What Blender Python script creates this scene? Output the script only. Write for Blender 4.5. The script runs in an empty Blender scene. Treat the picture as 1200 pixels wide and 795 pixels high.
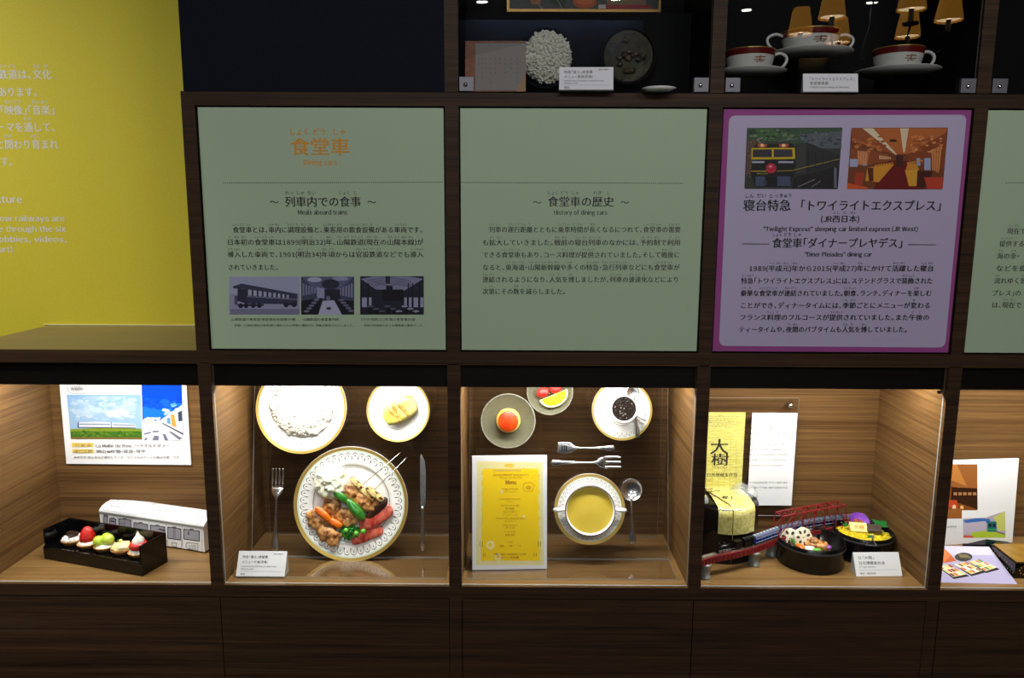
import bpy, math, random
from mathutils import Vector, Matrix, noise
sc = bpy.context.scene
COL = sc.collection
# ------------------------------------------------------------------ camera
CX, CD, CZ = 0.6985, 1.6678, 1.45          # camera stands 1.67 m in front of the cabinet face (the plane Y = 0)
YAW, PIT, ROL, FPX = -0.0050, 0.1596, -0.0045, 890.6
def _rot():
    c, s = math.cos(YAW), math.sin(YAW); r1 = Matrix(((c,-s,0),(s,c,0),(0,0,1)))
    c, s = math.cos(PIT), math.sin(PIT); r2 = Matrix(((1,0,0),(0,c,-s),(0,s,c)))
    c, s = math.cos(ROL), math.sin(ROL); r3 = Matrix(((c,0,-s),(0,1,0),(s,0,c)))
    return r3 @ r2 @ r1
RM = _rot(); CAM = Vector((CX, -CD, CZ))
cd = bpy.data.cameras.new('camera'); cam = bpy.data.objects.new('camera', cd); COL.objects.link(cam)
cd.sensor_width = 36; cd.sensor_fit = 'HORIZONTAL'; cd.lens = FPX/1200*36; cd.clip_start = 0.05
cam.matrix_world = Matrix.Translation(CAM) @ Matrix((RM[0], RM[2], -RM[1])).transposed().to_4x4()
sc.camera = cam
# ------------------------------------------------------------------ world, exposure
sc.view_settings.view_transform = 'Standard'; sc.view_settings.look = 'None'
sc.view_settings.gamma = 1; sc.view_settings.exposure = 0.0; sc.view_settings.use_curve_mapping = False
w = bpy.data.worlds.new('world'); sc.world = w; w.use_nodes = True
w.node_tree.nodes['Background'].inputs[0].default_value = (0.5, 0.6, 0.8, 1)
w.node_tree.nodes['Background'].inputs[1].default_value = 0.004
try:
    sc.cycles.use_denoising = True; sc.cycles.max_bounces = 10; sc.cycles.transparent_max_bounces = 24
    sc.cycles.caustics_reflective = False; sc.cycles.caustics_refractive = False; sc.cycles.sample_clamp_indirect = 4
except Exception: pass
def lamp(name, kind, loc, power, color, size=0.1, size_y=None, target=None, spot=None, blend=0.5):
    l = bpy.data.lights.new(name, kind); l.energy = power; l.color = color
    if kind == 'AREA':
        l.size = size
        if size_y: l.shape = 'RECTANGLE'; l.size_y = size_y
    elif kind == 'SPOT': l.shadow_soft_size = size; l.spot_size = spot; l.spot_blend = blend
    else: l.shadow_soft_size = size
    o = bpy.data.objects.new(name, l); COL.objects.link(o); o.location = loc
    if target: o.rotation_euler = (Vector(target)-Vector(loc)).to_track_quat('-Z', 'Y').to_euler()
    return o
CELLS = [(-0.5455,-0.0145),(0.0145,0.5455),(0.5745,1.1055),(1.1345,1.6655),(1.6945,2.2255)]
# gallery spots: one washes the yellow wall from the left, weak ones face the cabinet
lamp('wall_washer', 'SPOT', (-1.75,-1.1,2.7), 140, (1,0.96,0.82), 0.08, target=(-1.1,0.38,1.2), spot=math.radians(70), blend=1.0)
lamp('gallery_spot', 'AREA', (0.5,-3.0,3.0), 25, (0.96,0.97,1.0), 1.2, 0.3, target=(0.5,0,1.2))
lamp('gallery_spot', 'AREA', (2.2,-3.0,3.0), 17, (0.97,0.95,1.0), 0.8, 0.3, target=(1.4,0,1.2))
lamp('added_front_fill', 'AREA', (0.9,-5.9,2.42), 40, (1.0,0.95,0.88), 3.6, 0.2, target=(0.9,0,0.6))   # added unseen fill light that evens out the cabinet's lower front
for a, b in CELLS:      # the LED strip behind the fascia of each lit cell
    lamp('cell_strip_light', 'AREA', ((a+b)/2, 0.075, 1.108), 4.5, (1,0.965,0.90), b-a-0.06, 0.03, target=((a+b)/2, 0.12, 0.6))
# ------------------------------------------------------------------ pixel <-> place helpers (reference frame 1200 x 795)
def ray(px, py): return RM.transposed() @ Vector(((px-600)/FPX, 1, (397.5-py)/FPX))
def atY(px, py, Y): d = ray(px, py); return CAM + d*((Y-CAM.y)/d.y)
def atZ(px, py, Z): d = ray(px, py); return CAM + d*((Z-CAM.z)/d.z)
def loc(M, px, py, z=0.0):               # local point on the sheet plane M (local z = z) that the pixel looks at
    Mi = M.inverted(); o = Mi @ CAM; d = Mi.to_3x3() @ ray(px, py); return o + d*((z-o.z)/d.z)
def plane(o, tilt=0.0, rz=0.0):          # sheet frame: x right, y up, z to the viewer; tilt leans it back
    return Matrix.Translation(o) @ Matrix.Rotation(rz,4,'Z') @ Matrix.Rotation(math.pi/2-tilt,4,'X')
def kpx(M, px, py, z=0.0): return (loc(M,px+5,py,z)-loc(M,px-5,py,z)).length/10
def mirror_at(px, py, dist):             # where a thing reflected in the upper glass really stands
    d = ray(px, py); d.y = -d.y; c = CAM.copy(); c.y = -c.y + 0.016; return c + d*(dist/abs(d.y))
# ------------------------------------------------------------------ objects
def props(o, label=None, cat=None, group=None, kind=None):
    if label: o['label'] = label
    if cat: o['category'] = cat
    if group: o['group'] = group
    if kind: o['kind'] = kind
    return o
def thing(name, label, cat, M, group=None):
    o = bpy.data.objects.new(name, None); COL.objects.link(o); o.empty_display_size = 0.02
    o.matrix_world = M if isinstance(M, Matrix) else Matrix.Translation(Vector(M))
    return props(o, label, cat, group)
def copy_tree(o, M, label, group=None):
    def rec(a, par):
        c = a.copy(); COL.objects.link(c); c.parent = par
        for ch in KIDS.get(a.name, []): rec(ch, c)
        return c
    r = rec(o, None); r.matrix_world = M; r['label'] = label
    if group: r['group'] = group
    return r
KIDS = {}
def lin(c):
    return tuple(((x/255)/12.92 if x/255 <= 0.04045 else ((x/255+0.055)/1.055)**2.4) for x in c)
class MB:
    def __init__(s): s.v=[]; s.f=[]; s.c=[]; s.sm=[]; s.mi=[]
    def add(s, vs, fs, col=None, smooth=False, M=None, mi=0):
        n = len(s.v)
        s.v += [tuple(M @ Vector(v)) if M else tuple(v) for v in vs]
        for f in fs: s.f.append(tuple(n+i for i in f)); s.c.append(col); s.sm.append(smooth); s.mi.append(mi)
        return s
    def box(s, x0,x1,y0,y1,z0,z1, col=None, M=None, mi=0):
        v = [(x,y,z) for z in (z0,z1) for y in (y0,y1) for x in (x0,x1)]
        return s.add(v, [(0,2,3,1),(4,5,7,6),(0,1,5,4),(2,6,7,3),(0,4,6,2),(1,3,7,5)], col, False, M, mi)
    def slab(s, x0,x1,y0,y1,z0,z1, M=None):      # pane: broad faces mi 0, edges mi 1 (thickness along z)
        v = [(x,y,z) for z in (z0,z1) for y in (y0,y1) for x in (x0,x1)]
        s.add(v, [(0,2,3,1),(4,5,7,6)], None, False, M, 0)
        return s.add(v, [(0,1,5,4),(2,6,7,3),(0,4,6,2),(1,3,7,5)], None, False, M, 1)
    def prism(s, poly, z0, z1, col=None, M=None, smooth=False):
        n = len(poly); v = [(x,y,z0) for x,y in poly]+[(x,y,z1) for x,y in poly]
        f = [tuple(range(n-1,-1,-1)), tuple(range(n,2*n))]
        s.add(v, f, col, False, M)
        return s.add(v, [(i,(i+1)%n,n+(i+1)%n,n+i) for i in range(n)], col, smooth, M)
    def lathe(s, prof, n=40, col=None, M=None, smooth=True, wave=None):
        v=[]; f=[]
        for j,(r,z) in enumerate(prof):
            for i in range(n):
                a = 2*math.pi*i/n; rr = r*(1+(wave(a) if wave else 0)); v.append((rr*math.cos(a), rr*math.sin(a), z))
        for j in range(len(prof)-1):
            for i in range(n):
                k=(i+1)%n; f.append((j*n+i, j*n+k, (j+1)*n+k, (j+1)*n+i))
        return s.add(v, f, col, smooth, M)
    def disc(s, r, z, n=40, col=None, M=None):
        return s.add([(r*math.cos(2*math.pi*i/n), r*math.sin(2*math.pi*i/n), z) for i in range(n)], [tuple(range(n))], col, False, M)
    def tube(s, pts, r, n=8, col=None, M=None, flat=1.0, up=None, soft=0):
        pts=[Vector(p) for p in pts]; m=len(pts); rs = list(r) if isinstance(r,(list,tuple)) else [r]*m; v=[]; f=[]
        if soft:                           # Catmull-Rom through the given points
            P=[pts[0]]+pts+[pts[-1]]; q=[]; qr=[]
            for i in range(m-1):
                for k in range(soft):
                    t=k/soft; a,b,c,d=P[i:i+4]; q.append(0.5*((2*b)+(c-a)*t+(2*a-5*b+4*c-d)*t*t+(3*b-a-3*c+d)*t**3)); qr.append(rs[i]*(1-t)+rs[i+1]*t)
            pts=q+[pts[-1]]; rs=qr+[rs[-1]]; m=len(pts)
        for j,p in enumerate(pts):
            t=(pts[min(j+1,m-1)]-pts[max(j-1,0)]).normalized()
            u=Vector(up) if up else (Vector((0,0,1)) if abs(t.z)<0.9 else Vector((1,0,0)))
            b=t.cross(u).normalized(); nn=b.cross(t).normalized()
            w_,h_ = rs[j] if isinstance(rs[j],(list,tuple)) else (rs[j], rs[j]*flat)
            for i in range(n):
                a=2*math.pi*i/n; v.append(p+b*(w_*math.cos(a))+nn*(h_*math.sin(a)))
        for j in range(m-1):
            for i in range(n): k=(i+1)%n; f.append((j*n+i,j*n+k,(j+1)*n+k,(j+1)*n+i))
        f += [tuple(range(n-1,-1,-1)), tuple(range((m-1)*n,m*n))]
        return s.add(v, f, col, True, M)
    def blob(s, c, rad, amp=0.15, freq=60, seed=0, nu=18, nv=12, col=None, M=None, rot=None, power=1.0):
        v=[];f=[]; R=rot or Matrix.Identity(3); off=Vector((seed*7.3,seed*3.1,seed*1.7))
        for j in range(nv+1):
            th=math.pi*j/nv
            for i in range(nu):
                ph=2*math.pi*i/nu; d=Vector((math.sin(th)*math.cos(ph), math.sin(th)*math.sin(ph), math.cos(th)))
                if power != 1.0: d = Vector([math.copysign(abs(q)**power, q) for q in d])
                p=Vector((d.x*rad[0],d.y*rad[1],d.z*rad[2])); q=noise.noise(p*freq+off)+0.5*noise.noise(p*freq*2.3+off)
                v.append(R@(p*(1+amp*q))+Vector(c))
        for j in range(nv):
            for i in range(nu): k=(i+1)%nu; f.append((j*nu+i,(j+1)*nu+i,(j+1)*nu+k,j*nu+k))
        return s.add(v,f,col,True,M)
    def build(s, name, mat, parent=None, M=None, bevel=0, kind=None, label=None, seg=2):
        me = bpy.data.meshes.new(name); me.from_pydata(s.v, [], s.f); 
        mats = mat if isinstance(mat,(list,tuple)) else [mat]
        for m in mats: me.materials.append(m)
        me.polygons.foreach_set('use_smooth', s.sm); me.polygons.foreach_set('material_index', s.mi)
        if any(c is not None for c in s.c):
            a = me.color_attributes.new('Col','FLOAT_COLOR','CORNER'); buf=[]
            for fc,c in zip(s.f, s.c): buf += list((*lin(c or (255,255,255)),1.0))*len(fc)
            a.data.foreach_set('color', buf)
        me.update()
        o = bpy.data.objects.new(name, me); COL.objects.link(o)
        if parent: o.parent = parent; KIDS.setdefault(parent.name, []).append(o)
        if M is not None: o.matrix_local = M if isinstance(M, Matrix) else Matrix.Translation(Vector(M))
        if bevel:
            b = o.modifiers.new('bevel','BEVEL'); b.width = bevel; b.segments = seg; b.limit_method = 'ANGLE'; b.harden_normals = False
        return props(o, label, None, None, kind)
# ------------------------------------------------------------------ materials (all procedural)
def mat(name, c1, c2=None, scale=40, rough=0.5, metal=0.0, bump=0.0, stretch=None, spec=0.5, emit=None, coat=0, sss=0, detail=4, contrast=(0.35,0.65)):
    m = bpy.data.materials.new(name); m.use_nodes = True; nt = m.node_tree; N = nt.nodes; L = nt.links
    b = N['Principled BSDF']; b.inputs['Base Color'].default_value = (*lin(c1),1)
    b.inputs['Roughness'].default_value = rough; b.inputs['Metallic'].default_value = metal
    b.inputs['Specular IOR Level'].default_value = spec
    if coat: b.inputs['Coat Weight'].default_value = coat; b.inputs['Coat Roughness'].default_value = 0.08
    if sss: b.inputs['Subsurface Weight'].default_value = sss; b.inputs['Subsurface Radius'].default_value = (0.006,0.004,0.003); b.inputs['Subsurface Scale'].default_value = 0.5
    if emit: b.inputs['Emission Color'].default_value = (*lin(c1),1); b.inputs['Emission Strength'].default_value = emit
    if c2 or bump:
        tc = N.new('ShaderNodeTexCoord'); mp = N.new('ShaderNodeMapping'); nz = N.new('ShaderNodeTexNoise')
        L.new(tc.outputs['Object'], mp.inputs[0]); L.new(mp.outputs[0], nz.inputs['Vector'])
        mp.inputs['Scale'].default_value = stretch or (1,1,1)
        nz.inputs['Scale'].default_value = scale; nz.inputs['Detail'].default_value = detail
        if c2:
            r = N.new('ShaderNodeValToRGB'); L.new(nz.outputs['Fac'], r.inputs[0]); L.new(r.outputs[0], b.inputs['Base Color'])
            r.color_ramp.elements[0].position = contrast[0]; r.color_ramp.elements[1].position = contrast[1]
            r.color_ramp.elements[0].color = (*lin(c1),1); r.color_ramp.elements[1].color = (*lin(c2),1)
        if bump:
            bp = N.new('ShaderNodeBump'); bp.inputs['Strength'].default_value = bump; bp.inputs['Distance'].default_value = 0.002
            L.new(nz.outputs['Fac'], bp.inputs['Height']); L.new(bp.outputs[0], b.inputs['Normal'])
    return m
def wood(name, dark, light, stretch, rough=0.55, spec=0.16):
    m = mat(name, dark, rough=rough, spec=spec); nt=m.node_tree; N=nt.nodes; L=nt.links; b=N['Principled BSDF']
    tc=N.new('ShaderNodeTexCoord'); mp=N.new('ShaderNodeMapping'); L.new(tc.outputs['Object'],mp.inputs[0]); mp.inputs['Scale'].default_value=stretch
    n1=N.new('ShaderNodeTexNoise'); n1.inputs['Scale'].default_value=1.0; n1.inputs['Detail'].default_value=3; n1.inputs['Distortion'].default_value=0.4
    n2=N.new('ShaderNodeTexNoise'); n2.inputs['Scale'].default_value=4.3; n2.inputs['Detail'].default_value=5; n2.inputs['Roughness'].default_value=0.7
    L.new(mp.outputs[0],n1.inputs['Vector']); L.new(mp.outputs[0],n2.inputs['Vector'])
    a=N.new('ShaderNodeMath'); a.operation='MULTIPLY_ADD'; L.new(n2.outputs['Fac'],a.inputs[0]); a.inputs[1].default_value=0.55
    h=N.new('ShaderNodeMath'); h.operation='MULTIPLY'; L.new(n1.outputs['Fac'],h.inputs[0]); h.inputs[1].default_value=0.45; L.new(h.outputs[0],a.inputs[2])
    r=N.new('ShaderNodeValToRGB'); L.new(a.outputs[0],r.inputs[0]); L.new(r.outputs[0],b.inputs['Base Color'])
    r.color_ramp.elements[0].position=0.36; r.color_ramp.elements[1].position=0.64
    r.color_ramp.elements[0].color=(*lin(dark),1); r.color_ramp.elements[1].color=(*lin(light),1)
    return m
def clear(name, tint=(1,1,1), gain=1.6, rough=0.0, haze=0.0, hc=(0.9,0.93,0.95)):   # thin clear sheet: what is not mirrored passes straight on
    m=bpy.data.materials.new(name); m.use_nodes=True; nt=m.node_tree; N=nt.nodes; L=nt.links; N.remove(N['Principled BSDF'])
    t=N.new('ShaderNodeBsdfTransparent'); t.inputs[0].default_value=(*tint,1); g=N.new('ShaderNodeBsdfGlossy'); g.inputs['Roughness'].default_value=rough
    fr=N.new('ShaderNodeFresnel'); fr.inputs[0].default_value=1.45
    k0=N.new('ShaderNodeMath'); k0.operation='MULTIPLY'; k0.use_clamp=True; k0.inputs[1].default_value=gain; L.new(fr.outputs[0],k0.inputs[0])
    ge=N.new('ShaderNodeNewGeometry'); iv=N.new('ShaderNodeMath'); iv.operation='SUBTRACT'; iv.inputs[0].default_value=1; L.new(ge.outputs['Backfacing'],iv.inputs[1])
    k=N.new('ShaderNodeMath'); k.operation='MULTIPLY'; L.new(k0.outputs[0],k.inputs[0]); L.new(iv.outputs[0],k.inputs[1])
    mx=N.new('ShaderNodeMixShader'); L.new(k.outputs[0],mx.inputs[0]); L.new(t.outputs[0],mx.inputs[1]); L.new(g.outputs[0],mx.inputs[2]); out=mx
    if haze:
        d=N.new('ShaderNodeBsdfDiffuse'); d.inputs[0].default_value=(*hc,1); m2=N.new('ShaderNodeMixShader'); m2.inputs[0].default_value=haze
        L.new(mx.outputs[0],m2.inputs[1]); L.new(d.outputs[0],m2.inputs[2]); out=m2
    L.new(out.outputs[0],N['Material Output'].inputs[0]); return m
def printmat(name, rough=0.5, spec=0.3):
    m=mat(name,(255,255,255),rough=rough,spec=spec); a=m.node_tree.nodes.new('ShaderNodeAttribute'); a.attribute_name='Col'
    m.node_tree.links.new(a.outputs['Color'], m.node_tree.nodes['Principled BSDF'].inputs['Base Color']); return m
PRINT = printmat('printed_ink'); GLOSSPRINT = printmat('glossy_print', 0.25, 0.5)
W_DARK = wood('dark_walnut_laminate', (36,25,17), (78,56,38), (1.3,1.3,85))
W_CELL = wood('cell_walnut_laminate', (74,50,28), (122,90,53), (1.1,1.1,120), 0.45)
W_FLOOR = wood('cell_floor_laminate', (106,76,42), (146,112,66), (1.2,110,1.2), 0.35, 0.5)
BLACKGAP = mat('shadow_gap_black',(8,8,9),rough=0.8)
BLACKIN = mat('case_lining_black',(7,7,8),rough=0.75,spec=0.2)
NAVY = mat('navy_panel',(13,17,27),(18,22,32),scale=300,rough=0.8,spec=0.15)
YEL = mat('yellow_paint',(204,190,52),(210,196,56),scale=250,rough=0.6,spec=0.3)
ACR = clear('clear_acrylic',(0.94,0.94,0.95),2.1); ACR_E = clear('acrylic_edge',(0.8,0.85,0.87),1.6,0.15,0.28)
FASC = wood('fascia_shaded_laminate', (13,9,7), (24,17,13), (1.3,1.3,85))  # darkened: the shade on the recessed fascia is put into its colour
DIMGLASS = clear('dimming_case_glass',(0.92,0.93,0.92),1.7)  # tint added to dim the things inside the upper cases
GLASS = clear('clear_glass',(0.97,0.985,0.975),1.7); GLASS_E = clear('glass_edge',(0.6,0.75,0.7),1.6,0.2,0.3)
CHROME = mat('polished_steel',(225,225,230),rough=0.24,metal=1.0); STEEL = mat('brushed_steel',(170,168,168),rough=0.38,metal=1.0)
PORC = mat('white_porcelain',(238,236,234),rough=0.12,spec=0.6); GOLD = mat('gold_rim',(196,164,84),rough=0.3,metal=0.6)
MINT = mat('pale_green_line',(198,212,200),rough=0.3); PATT = mat('grey_brown_pattern',(70,62,50),rough=0.4)
WHITE = mat('white_board',(232,232,236),rough=0.55); BLKACR = mat('gloss_black_acrylic',(6,6,8),rough=0.08,spec=0.4)
INK = mat('black_ink',(26,26,26),rough=0.6); ORANGE = mat('orange_ink',(226,150,22),rough=0.6); WINK = mat('white_lettering',(214,214,214),rough=0.6)
GINK = mat('grey_ink',(92,90,90),rough=0.6)
# ------------------------------------------------------------------ lettering: glyph outlines set on a sheet
_G = {}
LATIN = None
try: LATIN = bpy.data.fonts.load(bpy.utils.system_resource('DATAFILES', path='fonts') + '/Noto Sans CJK Regular.woff2')   # the sans that ships with Blender
except Exception: LATIN = None
def glyph(ch):
    if ch not in _G:
        c = bpy.data.curves.new('g','FONT'); c.body = ch; c.resolution_u = 2
        if LATIN and ord(ch) < 0x250: c.font = LATIN; c.size = 2.8
        o = bpy.data.objects.new('g', c); me = o.to_mesh()
        vs = [(v.co.x, v.co.y) for v in me.vertices]; fs = [tuple(p.vertices) for p in me.polygons]
        xs = [v[0] for v in vs] or [0]; o.to_mesh_clear(); bpy.data.objects.remove(o); bpy.data.curves.remove(c)
        cjk = ord(ch) > 0x2000
        if ch in '、。': adv, x0 = 0.55, 0.02
        elif ch == '「' or ch == '『': adv, x0 = 0.5, 0.47-max(xs)
        elif ch == '」' or ch == '』': adv, x0 = 0.5, 0.04
        elif ch == '・': adv, x0 = 0.5, 0.25-(min(xs)+max(xs))/2
        elif ch == '　': adv, x0 = 1.0, 0
        elif cjk: adv, x0 = 1.0, 0
        elif ch == ' ': adv, x0 = 0.28, 0
        elif ch.isdigit(): adv, x0 = 0.62, 0.31-(min(xs)+max(xs))/2
        else: adv, x0 = max(xs)-min(xs)+0.09, 0.045-min(xs)
        _G[ch] = (vs, fs, adv, x0)
    return _G[ch]
STEP = 0.000003
class Sheet:
    boldmin = 0.0105

    def __init__(s, M, lift=0.00016): s.M=M; s.lift=lift; s.ink={}; s.art=MB(); s.n=0
    def glyphs(s, txt, A, u, v, em, key):
        mb = s.ink.setdefault(key, MB()); x = 0
        for ch in txt:
            vs, fs, adv, x0 = glyph(ch)
            if vs:
                for sh in ((0,0.035) if em[1] > s.boldmin else (0,)): mb.add([tuple(A+u*((x+x0+a+sh)*em[0])+v*(b*em[1])+Vector((0,0,sh*0.0001))) for a,b in vs], fs)
            x += adv
    def width(s, txt): return sum(glyph(c)[2] for c in txt)
    def text(s, txt, x0, x1, y, em=7.6, key='k', y1=None):   # txt may hold [kanji|reading] pairs
        plain=''; rub=[]; i=0
        while i < len(txt):
            if txt[i]=='[':
                j=txt.index(']',i); a,b=txt[i+1:j].split('|'); rub.append((len(plain),len(a),b)); plain+=a; i=j+1
            else: plain+=txt[i]; i+=1
        A=loc(s.M,x0,y,s.lift); B=loc(s.M,x1,y if y1 is None else y1,s.lift); u=(B-A); wd=u.length; u.normalize(); v=Vector((-u.y,u.x,0))
        k=wd/max(x1-x0,1e-6); ex=wd/s.width(plain); ey=em*k; s.glyphs(plain,A,u,v,(ex,ey),key)
        for p0,n,r in rub:
            cx=(s.width(plain[:p0])+s.width(plain[p0:p0+n])/2)*ex; re=min(ey*0.40, ex*n/max(len(r),1)*1.05)
            s.glyphs(r, A+u*(cx-re*len(r)/2)+v*(ey*1.02), u, v, (re,ey*0.40), key)
    def poly(s, pts, col, f=None, up=1):
        s.n += up; z = s.lift*0.3 + s.n*STEP
        q=[loc(s.M,*(f(*p) if f else p),z) for p in pts]; s.art.add([tuple(a) for a in q],[tuple(range(len(q)))],col)
    def rect(s, x0,y0,x1,y1, col, f=None): s.poly([(x0,y0),(x1,y0),(x1,y1),(x0,y1)],col,f)
    def line(s, pts, wpx, col, f=None, close=False):
        if close: pts = list(pts)+[pts[0]]
        if f and wpx < 2: wpx *= f(1,0)[0]-f(0,0)[0] and 1/(f(1,0)[0]-f(0,0)[0])
        for a,b in zip(pts,pts[1:]):
            dx,dy=b[0]-a[0],b[1]-a[1]; l=math.hypot(dx,dy) or 1; nx,ny=-dy/l*wpx/2,dx/l*wpx/2
            s.poly([(a[0]+nx,a[1]+ny),(b[0]+nx,b[1]+ny),(b[0]-nx,b[1]-ny),(a[0]-nx,a[1]-ny)],col,f)
    def ell(s, cx,cy,rx,ry, col, f=None, n=16, a0=0, a1=2*math.pi):
        s.poly([(cx+rx*math.cos(a0+(a1-a0)*i/n),cy+ry*math.sin(a0+(a1-a0)*i/n)) for i in range(n)],col,f)
    def done(s, parent, artname='printed_picture', pm=None, inks={}):
        names={'k':('lettering',INK),'o':('heading_lettering',ORANGE),'w':('lettering',WINK),'g':('fine_print',GINK)}; names.update(inks)
        L = parent.matrix_world.inverted() @ s.M
        for key,mb in s.ink.items(): mb.build(names[key][0], names[key][1], parent, L @ Matrix.Translation((0,0,s.n*STEP)), kind='stuff')
        if s.art.v: s.art.build(artname, pm or PRINT, parent, L, kind='stuff')
def mottle(S, x0,y0,x1,y1, cols, f, n=60, r=(8,26), seed=1, inside=None):   # small soft-edged patches of near colours: clouds, foliage, gravel
    rnd = random.Random(seed)
    for i in range(n):
        q=rnd.uniform(*r); x=rnd.uniform(x0+q,x1-q); y=rnd.uniform(y0+q*.6,y1-q*.6)
        if inside and not inside(x,y): continue
        S.ell(x,y,q,q*rnd.uniform(.35,.65),rnd.choice(cols),f,8)
def zf(ox, oy, k): return lambda x,y: (ox+x/k, oy+y/k)
# ================================================================== SETTING
ZT, ZTT, ZB, ZC, ZD, ZE, CAB_TOP = 1.681, 1.710, 1.152, 1.122, 0.5914, 0.563, 2.34
T = 0.0145; DEEP = 0.307; BACK = 0.384
W_SHELF = wood('shelf_top_laminate', (120,104,84), (146,128,104), (1.6,60,1.6), 0.35, 0.5)
def struct(name, mb, m): return mb.build(name, m, kind='structure')
CARPET = mat('dark_carpet',(34,34,38),(48,48,52),scale=220,rough=0.95,bump=0.3); DKWALL = mat('dark_wall_paint',(30,31,36),(34,35,40),scale=60,rough=0.8)
BLUEW = mat('blue_grey_wall_paint',(104,116,150),rough=0.8); CEIL = mat('black_ceiling',(14,14,15),rough=0.9)
struct('floor', MB().box(-3.2,4.6,-6.2,0.45,-0.05,0), CARPET)
struct('ceiling', MB().box(-3.2,4.6,-6.2,0.45,3.3,3.35), CEIL)
struct('wall_back', MB().box(-3.2,4.6,0.3855,0.45,0,3.3), YEL)
struct('wall_left', MB().box(-3.25,-3.2,-6.2,0.45,0,3.3), DKWALL)
struct('wall_right', MB().box(4.6,4.65,-6.2,0.45,0,3.3), DKWALL)
struct('wall_front', MB().box(-3.2,4.6,-6.25,-6.2,0,3.3), DKWALL)
struct('trim_1', MB().box(-0.594,-0.0155,0.3825,0.3853,1.1525,1.1545), mat('pale_sealant',(238,232,170),rough=0.4))
# lettering on the yellow wall
wallM = plane(Vector((-1.2,0.3853,0.0)))
wt = thing('wall_text','pale grey bilingual introduction lettering on the yellow wall','lettering',wallM)
S = Sheet(wallM); f1 = zf(0,70,6.12)
for t_,x0,x1,y in (('[鉄|てつ][道|どう]は、[文|ぶん][化|か]',-10,372,134),('あります。',-12,275,260),('「[映|えい][像|ぞう]」「[音|おん][楽|がく]」',0,395,390),
                   ('ーマを[通|とお]して、',-25,405,512),('と[関|かか]わり[育|はぐく]まれ',-30,420,636),('す。',5,95,758)):
    a=f1(x0,y); b=f1(x1,y); S.text(t_,a[0],b[0],a[1],11.8,'w')
f2 = zf(0,200,3.975)
for t_,x0,x1,y,em in (('lture',-6,105,151,11.5),('ow railways are',-2,303,236,8.9),('e through the six',-8,308,285,8.9),('obbies, videos,',-6,310,333,8.9),('art)',-2,60,380,8.9)):
    a=f2(x0,y); b=f2(x1,y); S.text(t_,a[0],b[0],a[1],em,'w')
S.done(wt)
# ================================================================== THE CABINET
cab = thing('display_cabinet','long dark walnut display cabinet with lit glass cases, text panels and drawers','cabinet',(0,0,0))
def upright(x, z0, z1, lining=False):
    m=MB(); m.box(x-T,x+T,0,0.0015,z0,z1); m.box(x-T+0.002,x+T-0.002,0.0015,BACK,z0,z1); return m.build('upright',W_DARK,cab)
for x in (-0.56,0,0.56,1.12,1.68,2.24):
    upright(x,ZD,ZC)
    if x > -0.1: upright(x,ZB,ZT)
    if x > 0.5: upright(x,ZTT,CAB_TOP)
    if x in (-0.56,0.56,1.68): MB().box(x-T,x+T,0,0.3,0.09,ZE).build('upright',W_DARK,cab)
def rail(x0,x1,z0,z1,y1=BACK): return MB().box(x0,x1,0,y1,z0,z1).build('rail',W_DARK,cab)
rail(-0.5745,2.2545,ZE,ZD-0.002); rail(-0.5745,2.2545,ZC+0.002,ZB-0.002); rail(-0.0145,2.2545,ZT,ZTT-0.0015); rail(-0.0145,2.2545,CAB_TOP,CAB_TOP+0.03)
MB().box(-0.5745,2.2545,0,0.0015,ZD-0.002,ZD).build('edge_band',W_DARK,cab); MB().box(-0.5745,2.2545,0,0.0015,ZB-0.002,ZB).build('edge_band',W_DARK,cab)
MB().box(-0.5745,-T,0.0015,BACK,ZB-0.002,ZB).build('shelf_top',W_SHELF,cab,label='lighter wooden shelf top below the yellow wall')
MB().box(-0.0145,2.2545,0.0015,BACK,ZTT-0.0015,ZTT).build('case_floor',BLACKIN,cab)
for a,b in CELLS:
    m=MB(); m.box(a-0.002,a,0.0015,DEEP,ZD,ZC); m.build('cell_side',W_CELL,cab); MB().box(b,b+0.002,0.0015,DEEP,ZD,ZC).build('cell_side',W_CELL,cab)
    MB().box(a-0.002,b+0.002,0.0015,DEEP,ZD-0.002,ZD).build('cell_floor',W_FLOOR,cab); MB().box(a-0.002,b+0.002,0.0015,DEEP,ZC,ZC+0.002).build('cell_ceiling',W_CELL,cab)
    MB().box(a-0.002,b+0.002,DEEP,DEEP+0.005,ZD-0.002,ZC+0.002).build('cell_back',W_CELL,cab)
    MB().box(a,b,0.018,0.030,1.0678,ZC).build('fascia',FASC,cab)
    MB().box(a+0.03,b-0.03,0.055,0.095,1.110,ZC-0.0005).build('light_strip',WHITE,cab)
    MB().slab(a+0.0005,b-0.0005,ZD+0.0003,ZC-0.0005,-0.0145,-0.0105,M=Matrix.Rotation(math.pi/2,4,'X')).build('glass_pane',[GLASS,GLASS_E],cab)
    if a > 0: MB().box(a-0.001,b+0.001,0.013,0.02,ZB,ZT).build('panel_backing',BLACKGAP,cab)
MB().box(-0.008,0.56-T,0.001,BACK,ZTT,CAB_TOP).build('blank_case_panel',NAVY,cab,label='dark navy blank panel at the upper left of the cabinet')
BR = mat('frosted_bracket_metal',(112,112,118),rough=0.45,metal=0.4)
MB().tube([(1.657,0.016,1.0655),(1.657,0.016,1.0595)],0.0042,14).build('glass_catch',BLACKGAP,cab)
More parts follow.
